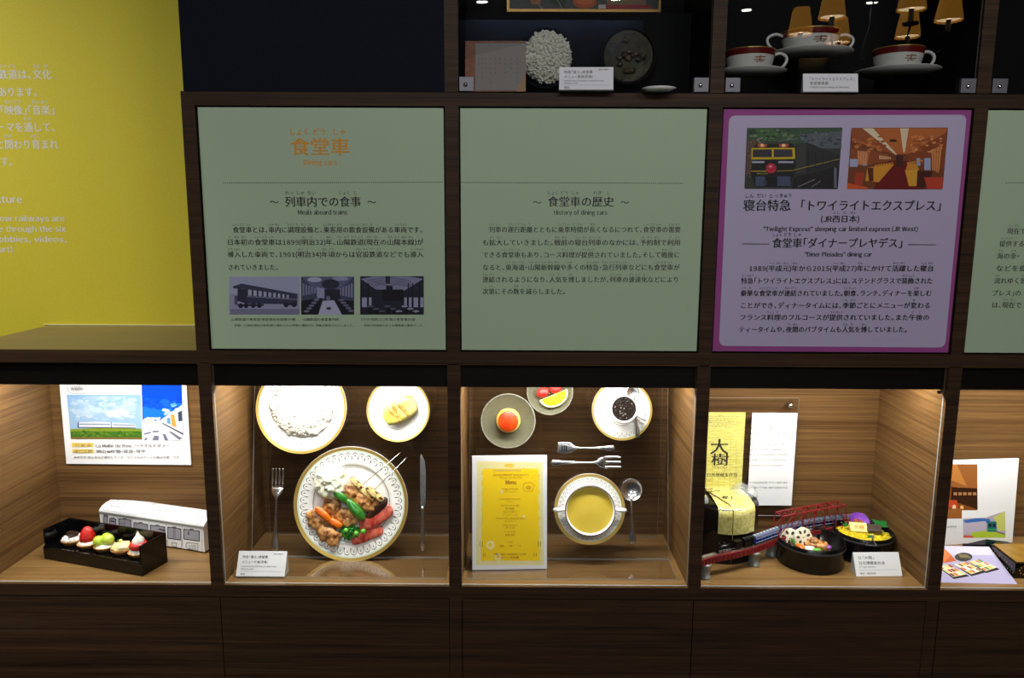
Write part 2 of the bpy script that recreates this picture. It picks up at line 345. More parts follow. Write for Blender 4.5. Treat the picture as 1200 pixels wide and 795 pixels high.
for i,(a,b) in enumerate(CELLS[2:]):
    MB().box(a,b,0.30,0.305,ZTT,CAB_TOP).build('case_back',BLACKIN,cab); MB().box(a,a+0.001,0.012,0.30,ZTT,CAB_TOP).build('case_side',BLACKIN,cab); MB().box(b-0.001,b,0.012,0.30,ZTT,CAB_TOP).build('case_side',BLACKIN,cab)
    MB().slab(a+0.001,b-0.001,ZTT+0.001,CAB_TOP-0.001,-0.010,-0.006,M=Matrix.Rotation(math.pi/2,4,'X')).build('glass_pane',[DIMGLASS,GLASS_E],cab)
    for x in ((a+0.002,b-0.035)):
        bk = MB().box(x,x+0.031,-0.004,0.005,ZTT+0.001,ZTT+0.0305).build('glass_bracket',BR,cab,bevel=0.0008)
        s_ = MB(); Mx = Matrix.Translation((x+0.0135,-0.004,ZTT+0.0145))@Matrix.Rotation(math.pi/2,4,'X')
        s_.lathe([(0,0.004),(0.0028,0.0037),(0.0042,0.0022),(0.0046,0)],16,M=Mx); s_.build('screw',CHROME,bk)
for x0,x1 in ((-0.5735,0.0033),(0.0055,0.5440),(0.5765,1.1188),(1.1210,1.6645),(1.6975,2.2255)):
    MB().box(x0,x1,0.001,0.019,0.095,ZE-0.0035).build('drawer_front',W_DARK,cab)
MB().box(-0.5745,2.2545,0.019,0.37,0.09,ZE).build('carcass',BLACKGAP,cab); MB().box(-0.5745,2.2545,0.05,0.37,0,0.09).build('plinth',BLACKGAP,cab)
# ================================================================== INFORMATION PANELS
MINTP = mat('matt_sage_panel',(176,196,164),(180,200,168),scale=400,rough=0.65,spec=0.25); PINKP = mat('matt_mauve_panel',(158,76,142),rough=0.65,spec=0.25)
LILAC = (190,180,208); G = 0.0035
def panel(i, label, m, name='information_panel'):
    a,b = CELLS[i]; M = plane(Vector((a+G,0.005,ZB+G)))
    t = thing(name,label,'information panel',M); MB().box(0,b-a-2*G,0,ZT-ZB-2*G,-0.008,0).build('board',m,t); return t, Sheet(M)
def dotted(S, x0, x1, y, y1, col=(70,80,72)):
    n=int((x1-x0)/2.4)
    for i in range(n):
        x=x0+(x1-x0)*i/n; yy=y+(y1-y)*i/n; S.poly([(x,yy-0.55),(x+1.3,yy-0.55),(x+1.3,yy+0.55),(x,yy+0.55)],col,None,0)
t,S = panel(1,'sage green text panel with an orange heading and three black and white train photographs',MINTP)
f=zf(235,130,4.138)
def tx(S,f,s,x0,x1,y,em,key='k'): a=f(x0,y); b=f(x1,y); S.text(s,a[0],b[0],a[1],em,key)
tx(S,f,'[食|しょく][堂|どう][車|しゃ]',435,724,208,21.5,'o'); tx(S,f,'Dining cars',500,662,262,8.2,'o'); dotted(S,261,519,214.6,213.6)
tx(S,f,'～',335,380,458,10); tx(S,f,'～',807,853,458,10); tx(S,f,'[列|れっ][車|しゃ][内|ない]での[食|しょく][事|じ]',408,779,461,12.8); tx(S,f,'Meals aboard trains',472,712,503,7.2)
f=zf(255,255,4.8)
tx(S,f,'[食|しょく][堂|どう][車|しゃ]とは、[車|しゃ][内|ない]に[調|ちょう][理|り][設|せつ][備|び]と、[乗|じょう][客|きゃく][用|よう]の[飲|いん][食|しょく][設|せつ][備|び]がある[車|しゃ][両|りょう]です。',85,1157,83,7.6)
tx(S,f,'[日|に][本|ほん][初|はつ]の[食|しょく][堂|どう][車|しゃ]は1899([明|めい][治|じ]32)[年|ねん]、[山|さん][陽|よう][鉄|てつ][道|どう]([現|げん][在|ざい]の[山|さん][陽|よう][本|ほん][線|せん])が',52,1158,153,7.6)
tx(S,f,'[導|どう][入|にゅう]した[車|しゃ][両|りょう]で、1901([明|めい][治|じ]34)[年|ねん][頃|ごろ]からは[官|かん][設|せつ][鉄|てつ][道|どう]などでも[導|どう][入|にゅう]',55,1158,222,7.6)
tx(S,f,'されていきました。',58,345,294,7.4)
tx(S,f,'山陽鉄道の食堂車(食堂寝台合造車)外観',75,440,580,3.6); tx(S,f,'山陽鉄道の食堂車内部',478,683,580,3.6); tx(S,f,'1935(昭和10)年頃の食堂車内部',805,1113,580,3.6)
tx(S,f,'京都～三田尻(現在の防府)間で運行された列車に連結され、洋食が提供されていました。',95,770,613,3.1); tx(S,f,'当時の利用者の多くは優等車の乗客でした。',822,1162,613,3.1)
def bwcar(S,f):
    S.rect(65,333,462,547,(150,152,180),f); S.rect(65,333,462,430,(164,166,196),f); S.rect(72,515,460,547,(120,122,150),f)
    S.poly([(85,388),(135,372),(450,430),(450,438),(135,400),(90,400)],(60,62,84),f); S.poly([(112,398),(165,404),(165,486),(112,470)],(50,50,68),f)
    S.poly([(165,402),(450,434),(448,488),(165,486)],(58,60,84),f)
    for i in range(9):
        x=172+i*30*(1-i*0.012); y=406+i*3.6; S.poly([(x,y),(x+19-i,y+2),(x+19-i,y+34-i*1.6),(x,y+33-i*1.6)],(170,172,196),f)
    S.line([(165,444),(448,462)],3,(150,152,176),f)
    for x in (130,160,200,235,385,430): S.ell(x,497-(x-130)*0.02,14,14,(38,38,52),f)
    S.rect(112,488,260,498,(40,40,54),f); S.rect(370,484,448,494,(40,40,54),f); S.rect(95,440,112,492,(80,82,104),f)
def bwroom(S,f):
    S.rect(470,333,768,547,(70,72,98),f); S.poly([(470,333),(768,333),(690,400),(540,400)],(96,98,130),f); S.ell(545,350,40,14,(176,178,206),f); S.ell(690,345,45,12,(150,152,184),f); S.ell(635,375,50,28,(46,48,66),f)
    for i in range(6): S.rect(478+i*16,372+i*6,488+i*16,440-i*3,(128,130,164),f); S.rect(750-i*16,372+i*6,760-i*16,450-i*3,(132,134,168),f)
    S.poly([(556,392),(600,400),(600,455),(560,462)],(150,154,188),f); S.rect(605,405,690,470,(40,40,56),f)
    S.poly([(470,470),(590,452),(566,547),(470,547)],(28,28,40),f); S.poly([(655,462),(768,470),(768,547),(700,547)],(26,26,38),f)
    S.poly([(592,470),(655,466),(700,547),(566,547)],(178,180,208),f); S.ell(625,512,14,8,(60,62,80),f); S.ell(622,455,12,14,(110,112,140),f)
    for i in range(5): S.ell(500+i*14,528-i*16,16,6,(120,122,150),f); S.ell(750-i*14,525-i*15,16,6,(110,112,140),f)
def bwhall(S,f):
    S.rect(802,331,1160,547,(36,37,52),f); S.poly([(805,345),(880,333),(1080,333),(1158,345),(1050,412),(890,405)],(136,138,168),f)
    for i in range(5): S.line([(820+i*18,400-i*3),(850+i*14,352+i*6),(960,336+i*12),(1070-i*14,352+i*6),(1130-i*20,402-i*4)],3,(70,72,96),f)
    S.rect(925,405,1045,470,(22,22,32),f); S.rect(945,330,970,372,(44,45,60),f); S.rect(948,385,985,405,(24,24,34),f)
    for x,w_ in ((812,28),(850,16),(1050,14),(1075,16),(1102,26),(1140,18)): S.rect(x,450,x+w_,505,(158,160,190),f)
    for x in (806,845,1070,1095,1132): S.rect(x,370,x+6,545,(20,20,30),f)
    for i in range(9): S.ell(860+i*32,500+(i%3)*14,18,6,(150,152,178) if i>4 else (84,86,110),f); S.rect(848+i*34,508+(i%3)*12,872+i*34,545,(20,20,28),f)
bwcar(S,f); bwroom(S,f); bwhall(S,f); S.done(t)
t,S = panel(2,'sage green text panel without pictures, between the photograph panel and the mauve panel',MINTP)
f=zf(540,200,4.286); dotted(S,540.5,801.5,214,215)
tx(S,f,'～',360,405,176,10); tx(S,f,'～',799,845,176,10); tx(S,f,'[食|しょく][堂|どう][車|しゃ]の[歴|れき][史|し]',435,769,177,12.8); tx(S,f,'History of dining cars',467,735,222,7.2)
for s_,x0,x1,y in (('[列|れっ][車|しゃ]の[運|うん][行|こう][距|きょ][離|り]とともに[乗|じょう][車|しゃ][時|じ][間|かん]が[長|なが]くなるにつれて、[食|しょく][堂|どう][車|しゃ]の[需|じゅ][要|よう]',140,1104,309),
    ('も[拡|かく][大|だい]していきました。[戦|せん][前|ぜん]の[寝|しん][台|だい][列|れっ][車|しゃ]のなかには、[予|よ][約|やく][制|せい]で[利|り][用|よう]',107,1103,374),
    ('できる[食|しょく][堂|どう][車|しゃ]もあり、コース[料|りょう][理|り]が[提|てい][供|きょう]されていました。そして[戦|せん][後|ご]に',108,1101,436),
    ('なると、[東|とう][海|かい][道|どう]・[山|さん][陽|よう][新|しん][幹|かん][線|せん]や[多|おお]くの[特|とっ][急|きゅう]・[急|きゅう][行|こう][列|れっ][車|しゃ]などにも[食|しょく][堂|どう][車|しゃ]が',108,1099,499),
    ('[連|れん][結|けつ]されるようになり、[人|にん][気|き]を[博|はく]しましたが、[列|れっ][車|しゃ]の[速|そく][達|たつ][化|か]などにより',108,1096,560),('[次|し][第|だい]にその[数|かず]を[減|へ]らしました。',108,528,620)):
    tx(S,f,s_,x0,x1,y,7.6)
S.done(t)
t,S = panel(3,'mauve bordered lilac text panel with two colour train photographs',PINKP)
def rrect(x0,y0,x1,y1,x2,y2,x3,y3,r):   # corners TL TR BR BL
    out=[]; P=[(x0,y0),(x1,y1),(x2,y2),(x3,y3)]
    for i,p in enumerate(P):
        a=P[i-1]; b=P[(i+1)%4]; da=math.dist(p,a); db=math.dist(p,b); A=(p[0]+(a[0]-p[0])*r/da,p[1]+(a[1]-p[1])*r/da); B=(p[0]+(b[0]-p[0])*r/db,p[1]+(b[1]-p[1])*r/db)
        for k in range(6): u=k/5; out.append(((1-u)**2*A[0]+2*u*(1-u)*p[0]+u*u*B[0],(1-u)**2*A[1]+2*u*(1-u)*p[1]+u*u*B[1]))
    return out
S.poly(rrect(854.5,135.5,1133,134.5,1107.5,407.5,842.5,405.5,8),LILAC)
f=zf(860,140,4.415)
def q4(pts): return rrect(*[c for p in pts for c in f(*p)],1.6)
S.poly(q4([(68,44),(562,42),(538,362),(54,360)]),(52,60,52))
S.poly([(70,46),(560,46),(556,150),(68,140)],(62,84,62),f); S.poly([(330,80),(558,60),(552,150),(400,150)],(92,100,108),f); S.poly([(66,110),(130,100),(130,180),(64,300)],(96,76,60),f)
S.poly([(70,46),(200,46),(240,90),(120,100)],(70,104,60),f); mottle(S,72,48,330,125,[(40,60,40),(84,116,70),(60,90,58),(110,130,96)],f,70,(5,14),11); mottle(S,340,60,555,150,[(70,78,90),(110,118,128),(50,60,64),(90,96,104)],f,60,(4,12),12); mottle(S,66,150,92,300,[(120,84,66),(90,60,50)],f,20,(4,9),13); mottle(S,300,310,520,358,[(70,64,62),(50,46,46),(96,88,84)],f,50,(3,8),14)
S.poly([(320,125),(380,120),(550,185),(544,235),(300,300)],(44,46,46),f); S.poly([(95,150),(120,125),(305,125),(320,150),(310,300),(90,300)],(26,26,26),f)
S.poly([(325,128),(372,122),(372,275),(320,285)],(60,62,56),f)
S.poly([(92,148),(315,146),(318,205),(90,208)],(206,176,20),f); S.poly([(98,156),(196,155),(196,196),(98,196)],(52,50,58),f); S.poly([(206,155),(302,155),(304,194),(206,196)],(58,56,66),f)
S.rect(94,216,158,226,(176,176,196),f); S.rect(230,216,308,226,(176,176,196),f); S.ell(193,253,27,26,(196,40,66),f,20); S.ell(190,244,9,6,(226,150,160),f)
S.line([(90,268),(170,268)],1,(196,166,30),f); S.line([(222,268),(305,264),(545,205)],1,(150,130,50),f)
S.poly([(90,285),(310,280),(290,350),(110,350)],(30,30,34),f); S.rect(112,295,160,345,(70,82,108),f); S.rect(225,295,292,345,(70,82,108),f); S.rect(165,300,218,335,(18,18,20),f)
for x in (147,258): S.ell(x,134,26,12,(196,84,50),f); S.ell(x,134,10,8,(255,220,170),f)
S.poly([(310,300),(545,240),(538,360),(300,356)],(34,32,34),f); S.line([(330,350),(420,310)],1.2,(120,110,110),f); S.line([(400,352),(450,318)],1.2,(110,100,100),f); S.rect(518,250,532,355,(104,110,128),f)
S.poly([(150,128),(170,112),(280,112),(305,126)],(60,66,60),f); S.line([(140,125),(120,104),(150,96)],1,(150,150,150),f); S.line([(230,112),(330,100)],.8,(120,120,124),f); S.rect(150,318,170,340,(60,66,80),f)
for i in range(6): S.rect(120+i*10,277,126+i*10,284,(150,140,60),f)
for i in range(4): S.line([(385+i*38,150+i*14),(385+i*38,270-i*14)],0.7,(24,24,24),f)
S.poly(q4([(608,44),(1108,42),(1080,362),(586,360)]),(120,62,30))
S.poly([(610,46),(1106,46),(1096,70),(900,180),(830,180),(612,110)],(190,104,48),f); S.poly([(612,46),(700,46),(840,178),(800,170),(612,95)],(158,80,36),f)
S.poly([(665,46),(720,46),(845,182),(835,182)],(232,214,180),f); S.poly([(860,46),(905,46),(885,170),(876,170)],(228,208,170),f); S.ell(824,110,20,7,(50,26,16),f)
S.poly([(604,150),(800,180),(800,215),(600,250)],(150,76,36),f); S.poly([(1098,70),(900,180),(900,220),(1090,260)],(140,68,30),f)
S.rect(600,205,640,245,(170,180,210),f); S.rect(665,205,690,240,(150,160,196),f); S.poly([(640,160),(700,175),(690,235),(650,215)],(198,124,70),f); S.rect(985,200,1018,262,(160,172,206),f); S.rect(945,200,965,240,(150,160,190),f)
S.poly([(1020,160),(1078,130),(1060,280),(1030,262)],(190,112,60),f); S.poly([(800,215),(900,215),(990,362),(720,362)],(110,18,14),f); S.rect(840,185,875,245,(70,34,20),f)
S.poly([(690,250),(800,232),(830,232),(750,325),(680,318)],(222,150,40),f); S.poly([(885,262),(955,258),(945,345),(905,345)],(224,160,50),f); S.poly([(900,228),(940,228),(960,258),(890,260)],(216,140,40),f)
S.poly([(628,275),(676,275),(664,340),(622,345)],(176,60,34),f); S.poly([(950,265),(1030,272),(1000,350),(945,350)],(72,28,14),f); S.poly([(985,300),(1082,300),(1078,360),(1000,360)],(196,66,42),f); S.poly([(588,330),(690,350),(695,362),(586,360)],(214,90,34),f)
S.poly([(690,250),(722,250),(722,320),(700,322)],(96,36,18),f); mottle(S,620,80,810,175,[(206,122,60),(170,88,40),(150,76,34)],f,40,(5,16),21); mottle(S,905,80,1085,180,[(214,130,70),(160,84,40),(230,150,90)],f,50,(4,14),22)
for i in range(7): S.rect(752+i*9,186+i*1.5,758+i*9,206,(236,180,130),f); S.ell(735+i*14,238-i*2,6,5,(210,130,50),f,8); S.ell(900+i*12,226-i*2,5,5,(220,150,60),f,8)
for i in range(4): S.poly([(640+i*14,165),(648+i*14,165),(650+i*11,235),(642+i*11,235)],(226,150,100),f); S.poly([(1026+i*13,155),(1034+i*13,150),(1030+i*11,265),(1024+i*11,262)],(216,138,80),f)
tx(S,f,'[寝|しん][台|だい][特|とっ][急|きゅう]',45,294,468,14); tx(S,f,'「トワイライトエクスプレス」',338,1072,468,13.5); tx(S,f,'(JR[西|にし][日|に][本|ほん])',447,647,530,9); tx(S,f,'"Twilight Express" sleeping car limited express (JR West)',150,950,578,7)
tx(S,f,'[食|しょく][堂|どう][車|しゃ]「ダイナープレヤデス」',195,873,660,12.3); tx(S,f,'"Diner Pleiades" dining car',365,713,709,6.8)
S.line([(42,644),(186,645)],0.7,(40,38,48),f); S.line([(902,648),(1048,649)],0.7,(40,38,48),f)
f=zf(850,300,4.615)
for s_,x0,x1,y in (('1989([平|へい][成|せい][元|がん])[年|ねん]から2015([平|へい][成|せい]27)[年|ねん]にかけて[活|かつ][躍|やく]した[寝|しん][台|だい]',125,1126,81),
    ('[特|とっ][急|きゅう]「トワイライトエクスプレス」には、ステンドグラスで[装|そう][飾|しょく]された',83,1120,148),('[豪|ごう][華|か]な[食|しょく][堂|どう][車|しゃ]が[連|れん][結|けつ]されていました。[朝|ちょう][食|しょく]、ランチ、ディナーを[楽|たの]しむ',80,1114,215),
    ('ことができ、ディナータイムには、[季|き][節|せつ]ごとにメニューが[変|か]わる',77,1108,281),('フランス[料|りょう][理|り]のフルコースが[提|てい][供|きょう]されていました。また[午|ご][後|ご]の',74,1102,346),('ティータイムや、[夜|や][間|かん]のパブタイムも[人|にん][気|き]を[博|はく]していました。',70,985,411)):
    tx(S,f,s_,x0,x1,y,7.7)
S.done(t)
t,S = panel(4,'sage green text panel right of the mauve bordered panel',MINTP)
f=zf(1120,110,2.5625); dotted(S,1178.5,1202,214.5,214.4)
for s_,x0,x1,y in (('[現|げん][在|ざい]で',153,211,420),('[提|てい][供|きょう]する',130,206,458),('[海|うみ]の[幸|さち]・',122,192,495),('などを[提|てい]',119,213,532),('[流|なが]れゆく[景|けい]',114,212,569),('プレス」の',107,196,606),('は、[現|げん][在|ざい]で',107,197,642)):
    tx(S,f,s_,x0,x1,y,7.7)
S.done(t)
# ================================================================== BUILDERS FOR THE EXHIBITS
TILT = math.radians(11); FZ = ZD + 0.0002; BZ = ZD + 0.0045
def acrylic(label, x0, x1):
    t = thing('acrylic_stand',label,'display stand',(x0,0.147,FZ)); w_=x1-x0
    R = Matrix.Rotation(math.pi/2-TILT,4,'X')
    MB().slab(0,w_,0.004,0.50,-0.004,0,M=R).build('front_sheet',[ACR,ACR_E],t)
    MB().slab(0,w_,-0.110,-0.001,0,0.004).build('base_sheet',[ACR,ACR_E],t)
    MB().slab(0.002,w_-0.002,0.0,0.49,-0.004,0,M=Matrix.Translation((0,0.142,0))@Matrix.Rotation(math.pi/2,4,'X')).build('rear_sheet',[ACR,ACR_E],t)
    MB().slab(0.002,w_-0.002,0.094,0.140,0.488,0.492).build('top_sheet',[ACR,ACR_E],t)
    return t
def ringof(R, r0, r1, zf_, n=72, lift=0.0003):
    return MB().lathe([(r0,zf_(r0)+lift),(r1,zf_(r1)+lift)],n)
def plate(name, label, cat, PF, px, py, rpx, well=0.68, scallops=44, group=None, H=0.018, gold=0.06):
    c = loc(PF,px,py,H); R = rpx*kpx(PF,px,py,H); M = PF @ Matrix.Translation((c.x,c.y,0.0006))
    t = thing(name,label,cat,M,group); wr=R*well; zr=lambda r: 0.0085+(H-0.0085)*max(0,(r-wr)/(R-wr))**1.2
    prof=[(0,0.0045),(wr*0.9,0.0045),(wr*0.96,0.0055),(wr,0.0085)]+[(wr+(R-wr)*k/5,zr(wr+(R-wr)*k/5)) for k in (1,2,3,4,5)]+[(R*1.003,H-0.001),(R*0.99,H-0.0028),(wr,0.004),(wr*0.8,0.0),(0,0.0)]
    MB().lathe(prof,72).build('plate_body',PORC,t)
    ringof(R,R*(1-gold),R*0.999,zr).build('gold_edge',GOLD,t,label='gold edge band'); ringof(R,R*(1-gold-0.03),R*(1-gold),zr).build('edge_line',MINT,t)
    m=MB(); n=scallops; band=1-gold-0.045; w_=max(R*0.0085,0.0007)
    def pt(a,rr): r=R*rr; return (r*math.cos(a),r*math.sin(a),zr(r)+0.0004)
    for i in range(n):
        a0=2*math.pi*i/n; da=2*math.pi/n; prev=None
        for k in range(7):
            u=k/6; a=a0+da*u; rr=band-0.095+0.085*(1-(2*u-1)**2)**0.6
            cur=(pt(a,rr),pt(a,rr+w_/R*1.6))
            if prev: m.add([prev[0],cur[0],cur[1],prev[1]],[(0,1,2,3)])
            prev=cur
        m.add([pt(a0-da*.09,band-0.10),pt(a0,band-0.135),pt(a0+da*.09,band-0.10),pt(a0,band-0.07)],[(0,1,2,3)])
        m.add([pt(a0+da*.42,band-0.05),pt(a0+da*.5,band-0.085),pt(a0+da*.58,band-0.05),pt(a0+da*.5,band-0.035)],[(0,1,2,3)])
    m.build('rim_pattern',PATT,t,kind='stuff')
    ringof(R,wr*0.985,wr*0.997,lambda r:0.0088).build('well_line',PATT,t)
    return t, R
def food(PF, name, label, cat, ax,ay,bx,by, wpx, z0, h, m, amp=0.15, freq=70, seed=1, power=1.0, group=None, f=None, nu=22, nv=14):
    if f: ax,ay=f(ax,ay); bx,by=f(bx,by)
    A=loc(PF,ax,ay,z0+h/2); B=loc(PF,bx,by,z0+h/2); k=kpx(PF,(ax+bx)/2,(ay+by)/2,z0); d=B-A; L=d.length/2
    o = MB().blob((0,0,0),(L,wpx*k/2,h/2),amp,freq,seed,nu,nv,power=power).build(name,m)
    o.matrix_world = PF @ Matrix.Translation(((A.x+B.x)/2,(A.y+B.y)/2,z0+h/2)) @ Matrix.Rotation(math.atan2(d.y,d.x),4,'Z')
    return props(o,label,cat,group)
def cutlery(name, label, cat, PF, tail, head, kind, wscale=1.0, z=0.012, group=None):
    A=loc(PF,*tail,z); B=loc(PF,*head,z); d=B-A; L=d.length
    t=thing(name,label,cat,PF@Matrix.Translation((A.x,A.y,z-0.006))@Matrix.Rotation(math.atan2(d.y,d.x),4,'Z'),group)
    def loft(st,nm,par=t,m=CHROME): return MB().tube([(s[0]*L,s[4]*L if len(s)>4 else 0,s[1]*L) for s in st],[(s[2]*L*wscale,s[3]*L) for s in st],10,up=(0,0,1)).build(nm,m,par)
    hl=0.50 if kind!='knife' else 0.46
    st=[(0,.03,.004,.004),(.015,.03,.032,.010),(.05,.032,.045,.012),(.1,.034,.044,.011),(.18,.036,.030,.010),(.28,.038,.020,.010),(.40,.04,.014,.010),(.52,.042,.012,.010),(.62,.045,.013,.010)]
    if kind=='knife':
        loft([(0,.04,.006,.006),(.02,.04,.022,.014),(.1,.04,.024,.015),(.3,.04,.019,.013),(.42,.04,.018,.013),(.44,.04,.026,.014),(.46,.04,.018,.012)],'handle')
        m=MB(); out=[(.46,-.018),(.50,-.030),(.62,-.034),(.80,-.034),(.93,-.022),(.99,.006),(1.0,.020),(.96,.026),(.8,.026),(.6,.024),(.5,.022),(.46,.018)]
        m.prism([(x*L,y*L) for x,y in out],.037*L,.043*L); m.build('blade',CHROME,t,bevel=0.0004)
        return t
    if kind=='fork4' or kind=='fork3':
        n=4 if kind=='fork4' else 3; W=.075*wscale if n==4 else .082*wscale
        loft(st+[(.66,.047,.030,.009),(.69,.044,.058 if n==4 else .064,.008),(.74,.036,W/wscale,.008),(.77,.030,W/wscale,.007)],'handle')
        for i in range(n):
            y=(-1+2*i/(n-1))*W*0.84; yw=W*0.84/(n-1)*0.62/wscale
            loft([(.765,.031,yw,.007,y),(.82,.024,yw*.95,.007,y),(.92,.026,yw*.8,.006,y),(.99,.040,yw*.6,.005,y),(1.0,.043,yw*.3,.003,y)],'tine')
        return t
    if kind=='shovel':
        loft(st[:-1]+[(.66,.05,.016,.009),(.72,.047,.05,.008),(.76,.040,.085,.007),(.86,.034,.098,.006),(.97,.036,.094,.006),(1.0,.038,.070,.004)],'handle')
        m=MB()
        for i in range(4): m.box((.80+.035*i)*L,(.815+.035*i)*L,-.05*L,.05*L,.040*L,.0425*L)
        m.build('engraved_bars',BLKACR,t); return t
    # spoon
    loft(st+[(.68,.046,.02,.010),(.72,.044,.035,.008)],'handle')
    r=.14*wscale; m=MB(); prof=[(1.0,0),(0.94,-0.10),(0.8,-0.28),(0.55,-0.44),(0.28,-0.52),(0,-0.55)]; ins=[(a*0.97,b+0.035) for a,b in prof[::-1]]
    m.lathe([(a*r*L,b*r*L*0.6) for a,b in prof[::-1]]+[(a*r*L,b*r*L*0.6) for a,b in [(x*.985,y+.03) for x,y in prof]],32)
    m.build('bowl',CHROME,t,M=Matrix.Translation(((1-r)*L,0,.05*L))@Matrix.Diagonal((1.0,0.86 if kind=='spoon' else 0.97,1,1)))
    return t
def card(label, bl, br, h, lines, lean=28, z=None, group=None, off=(0,0)):
    z=z or FZ; A=atZ(*bl,z); B=atZ(*br,z); rz=math.atan2(B.y-A.y,B.x-A.x); w_=(B-A).length
    M=plane(A,math.radians(lean),rz); t=thing('label_card',label,'label',M,group)
    a=math.radians(lean); dpt=h*math.sin(a)
    up=Vector((0,math.cos(a),-math.sin(a)))  # world up seen from the card
    back=Vector((0,math.sin(a),-math.cos(a)))
    # wedge of clear acrylic carrying a white card on its sloping face
    tri=[Vector((0,0,-0.0012)),Vector((0,h,-0.0012)),Vector((0,0,-0.0012))-back*0]
    foot=Vector((0,0,-0.0012))+back*(dpt+0.004)
    v=[(0,0,-.0012),(0,h,-.0012),tuple(foot),(w_,0,-.0012),(w_,h,-.0012),(w_,foot.y,foot.z)]
    MB().add(v,[(0,1,2),(5,4,3),(0,3,4,1),(1,4,5,2),(2,5,3,0)]).build('wedge_block',ACR_E,t)
    MB().box(0.0006,w_-0.0006,0.001,h-0.0006,-0.001,0).build('card_face',WHITE,t)
    S=Sheet(M,0.0003)
    for s_,fx0,fx1,fy,em in lines:   # fractions of the card, em in metres
        if s_=='-':
            S.art.add([tuple(Vector((fx0*w_,h*fy,0.0002))),(fx1*w_,h*fy,0.0002),(fx1*w_,h*fy+0.0004,0.0002),(fx0*w_,h*fy+0.0004,0.0002)],[(0,1,2,3)],(120,120,124)); continue
        S.glyphs(s_,Vector((fx0*w_,h*fy,0.0003)),Vector((1,0,0)),Vector((0,1,0)),((fx1-fx0)*w_/S.width(s_),em),'k')
    S.done(t,'printed_rule'); return t
def board(name,label,cat,bl,br,z,th,lean,top=None,h=None,mat_=None,group=None):
    A=atZ(*bl,z); B=atZ(*br,z); rz=math.atan2(B.y-A.y,B.x-A.x); w_=(B-A).length; M=plane(A,math.radians(lean),rz)
    if top: h=loc(M,*top).y
    t=thing(name,label,cat,M,group); MB().box(0,w_,0,h,-th,0).build('board',mat_ or WHITE,t,bevel=0.0005); return t,M,w_,h
FRY = mat('fried_chicken',(98,38,10),(226,166,96),scale=90,rough=0.4,bump=0.6,coat=0.3); CARROT = mat('glazed_carrot',(226,98,16),(240,126,30),scale=60,rough=0.25,coat=0.4)
GREENP = mat('glossy_green_pepper',(22,104,30),(70,144,44),scale=50,rough=0.22,coat=0.5); BEEF = mat('roast_beef_slice',(170,40,30),(222,112,92),scale=80,rough=0.35,bump=0.2,coat=0.3)
AUB = mat('grilled_aubergine',(34,18,18),(78,44,34),scale=90,rough=0.3); SALAD = mat('pale_potato_salad',(226,226,196),(244,242,226),scale=90,rough=0.5,bump=0.5)
PARS = mat('curly_parsley',(16,100,20),(60,160,44),scale=120,rough=0.5,bump=0.5); PEA = mat('green_pea',(96,176,60),rough=0.3); LEEK = mat('grilled_leek',(234,206,134),(96,50,16),scale=110,rough=0.4,contrast=(0.46,0.62))
RICE = mat('boiled_rice',(222,216,196),(246,243,234),scale=160,rough=0.45,sss=0.1)
# ================================================================== CELL 1 : poster, tart tray, paper train
M0 = plane(Vector((0,0.3045,0)))
pa=loc(M0,78.5,543.5); pb=loc(M0,224.5,546.0); ptop=ZC-0.012
PM = plane(Vector((pa.x,0.3018,pa.y)))@Matrix.Rotation(math.atan2(pb.y-pa.y,pb.x-pa.x)*0.3,4,'Z'); pw=(pb-pa).length
t=thing('train_poster','white poster with a train photo and a bright blue platform photo','poster',PM)
MB().box(0,pw,0,ptop-pa.y,-0.0045,0).build('board',WHITE,t)
S=Sheet(PM); f=zf(70,445,7.225)
S.poly([(60,128),(688,128),(698,510),(94,505)],(150,182,216),f); S.poly([(60,128),(688,128),(690,220),(66,230)],(140,178,222),f); mottle(S,75,135,680,350,[(160,188,222),(170,196,224),(154,184,220),(182,202,224)],f,130,(14,46),2); mottle(S,380,240,600,330,[(196,208,224),(206,214,226)],f,22,(12,40),3); mottle(S,85,240,300,330,[(176,198,222),(186,204,224)],f,20,(12,40),4)
S.poly([(88,420),(400,408),(694,418),(698,505),(94,505)],(64,106,34),f); S.poly([(88,420),(400,410),(694,420),(694,440),(88,440)],(124,142,44),f); mottle(S,95,430,690,500,[(60,104,36),(84,120,36),(98,128,40),(50,92,34)],f,110,(5,18),5); S.poly([(94,488),(698,490),(698,508),(94,505)],(120,100,54),f)
S.poly([(145,362),(330,356),(640,376),(650,408),(150,402)],(206,210,222),f); S.rect(150,362,162,405,(60,80,150),f); S.line([(165,378),(425,380)],7,(110,122,150),f); S.line([(450,382),(640,388)],7,(110,122,150),f); S.line([(150,406),(645,410)],6,(54,58,80),f); S.rect(432,362,440,406,(120,126,150),f)
S.poly([(690,-40),(1030,-40),(1048,515),(706,518)],(14,66,200),f); S.poly([(692,40),(1030,40),(1032,150),(696,190)],(10,70,206),f); S.poly([(702,230),(1034,200),(1036,330),(706,335)],(30,110,218),f)
mottle(S,700,150,1034,260,[(20,84,206),(26,96,212),(14,76,204)],f,40,(12,40),6); mottle(S,860,235,1010,320,[(214,228,242),(190,214,240),(150,190,234)],f,26,(8,26),7); mottle(S,704,315,860,355,[(226,234,244),(206,220,240),(160,196,236)],f,20,(8,24),8); mottle(S,930,195,1034,235,[(80,150,228),(120,176,234)],f,8,(8,20),9)
S.poly([(704,345),(850,350),(850,372),(704,380)],(196,198,206),f); S.poly([(704,375),(850,352),(1048,470),(1048,516),(708,518)],(232,232,238),f)
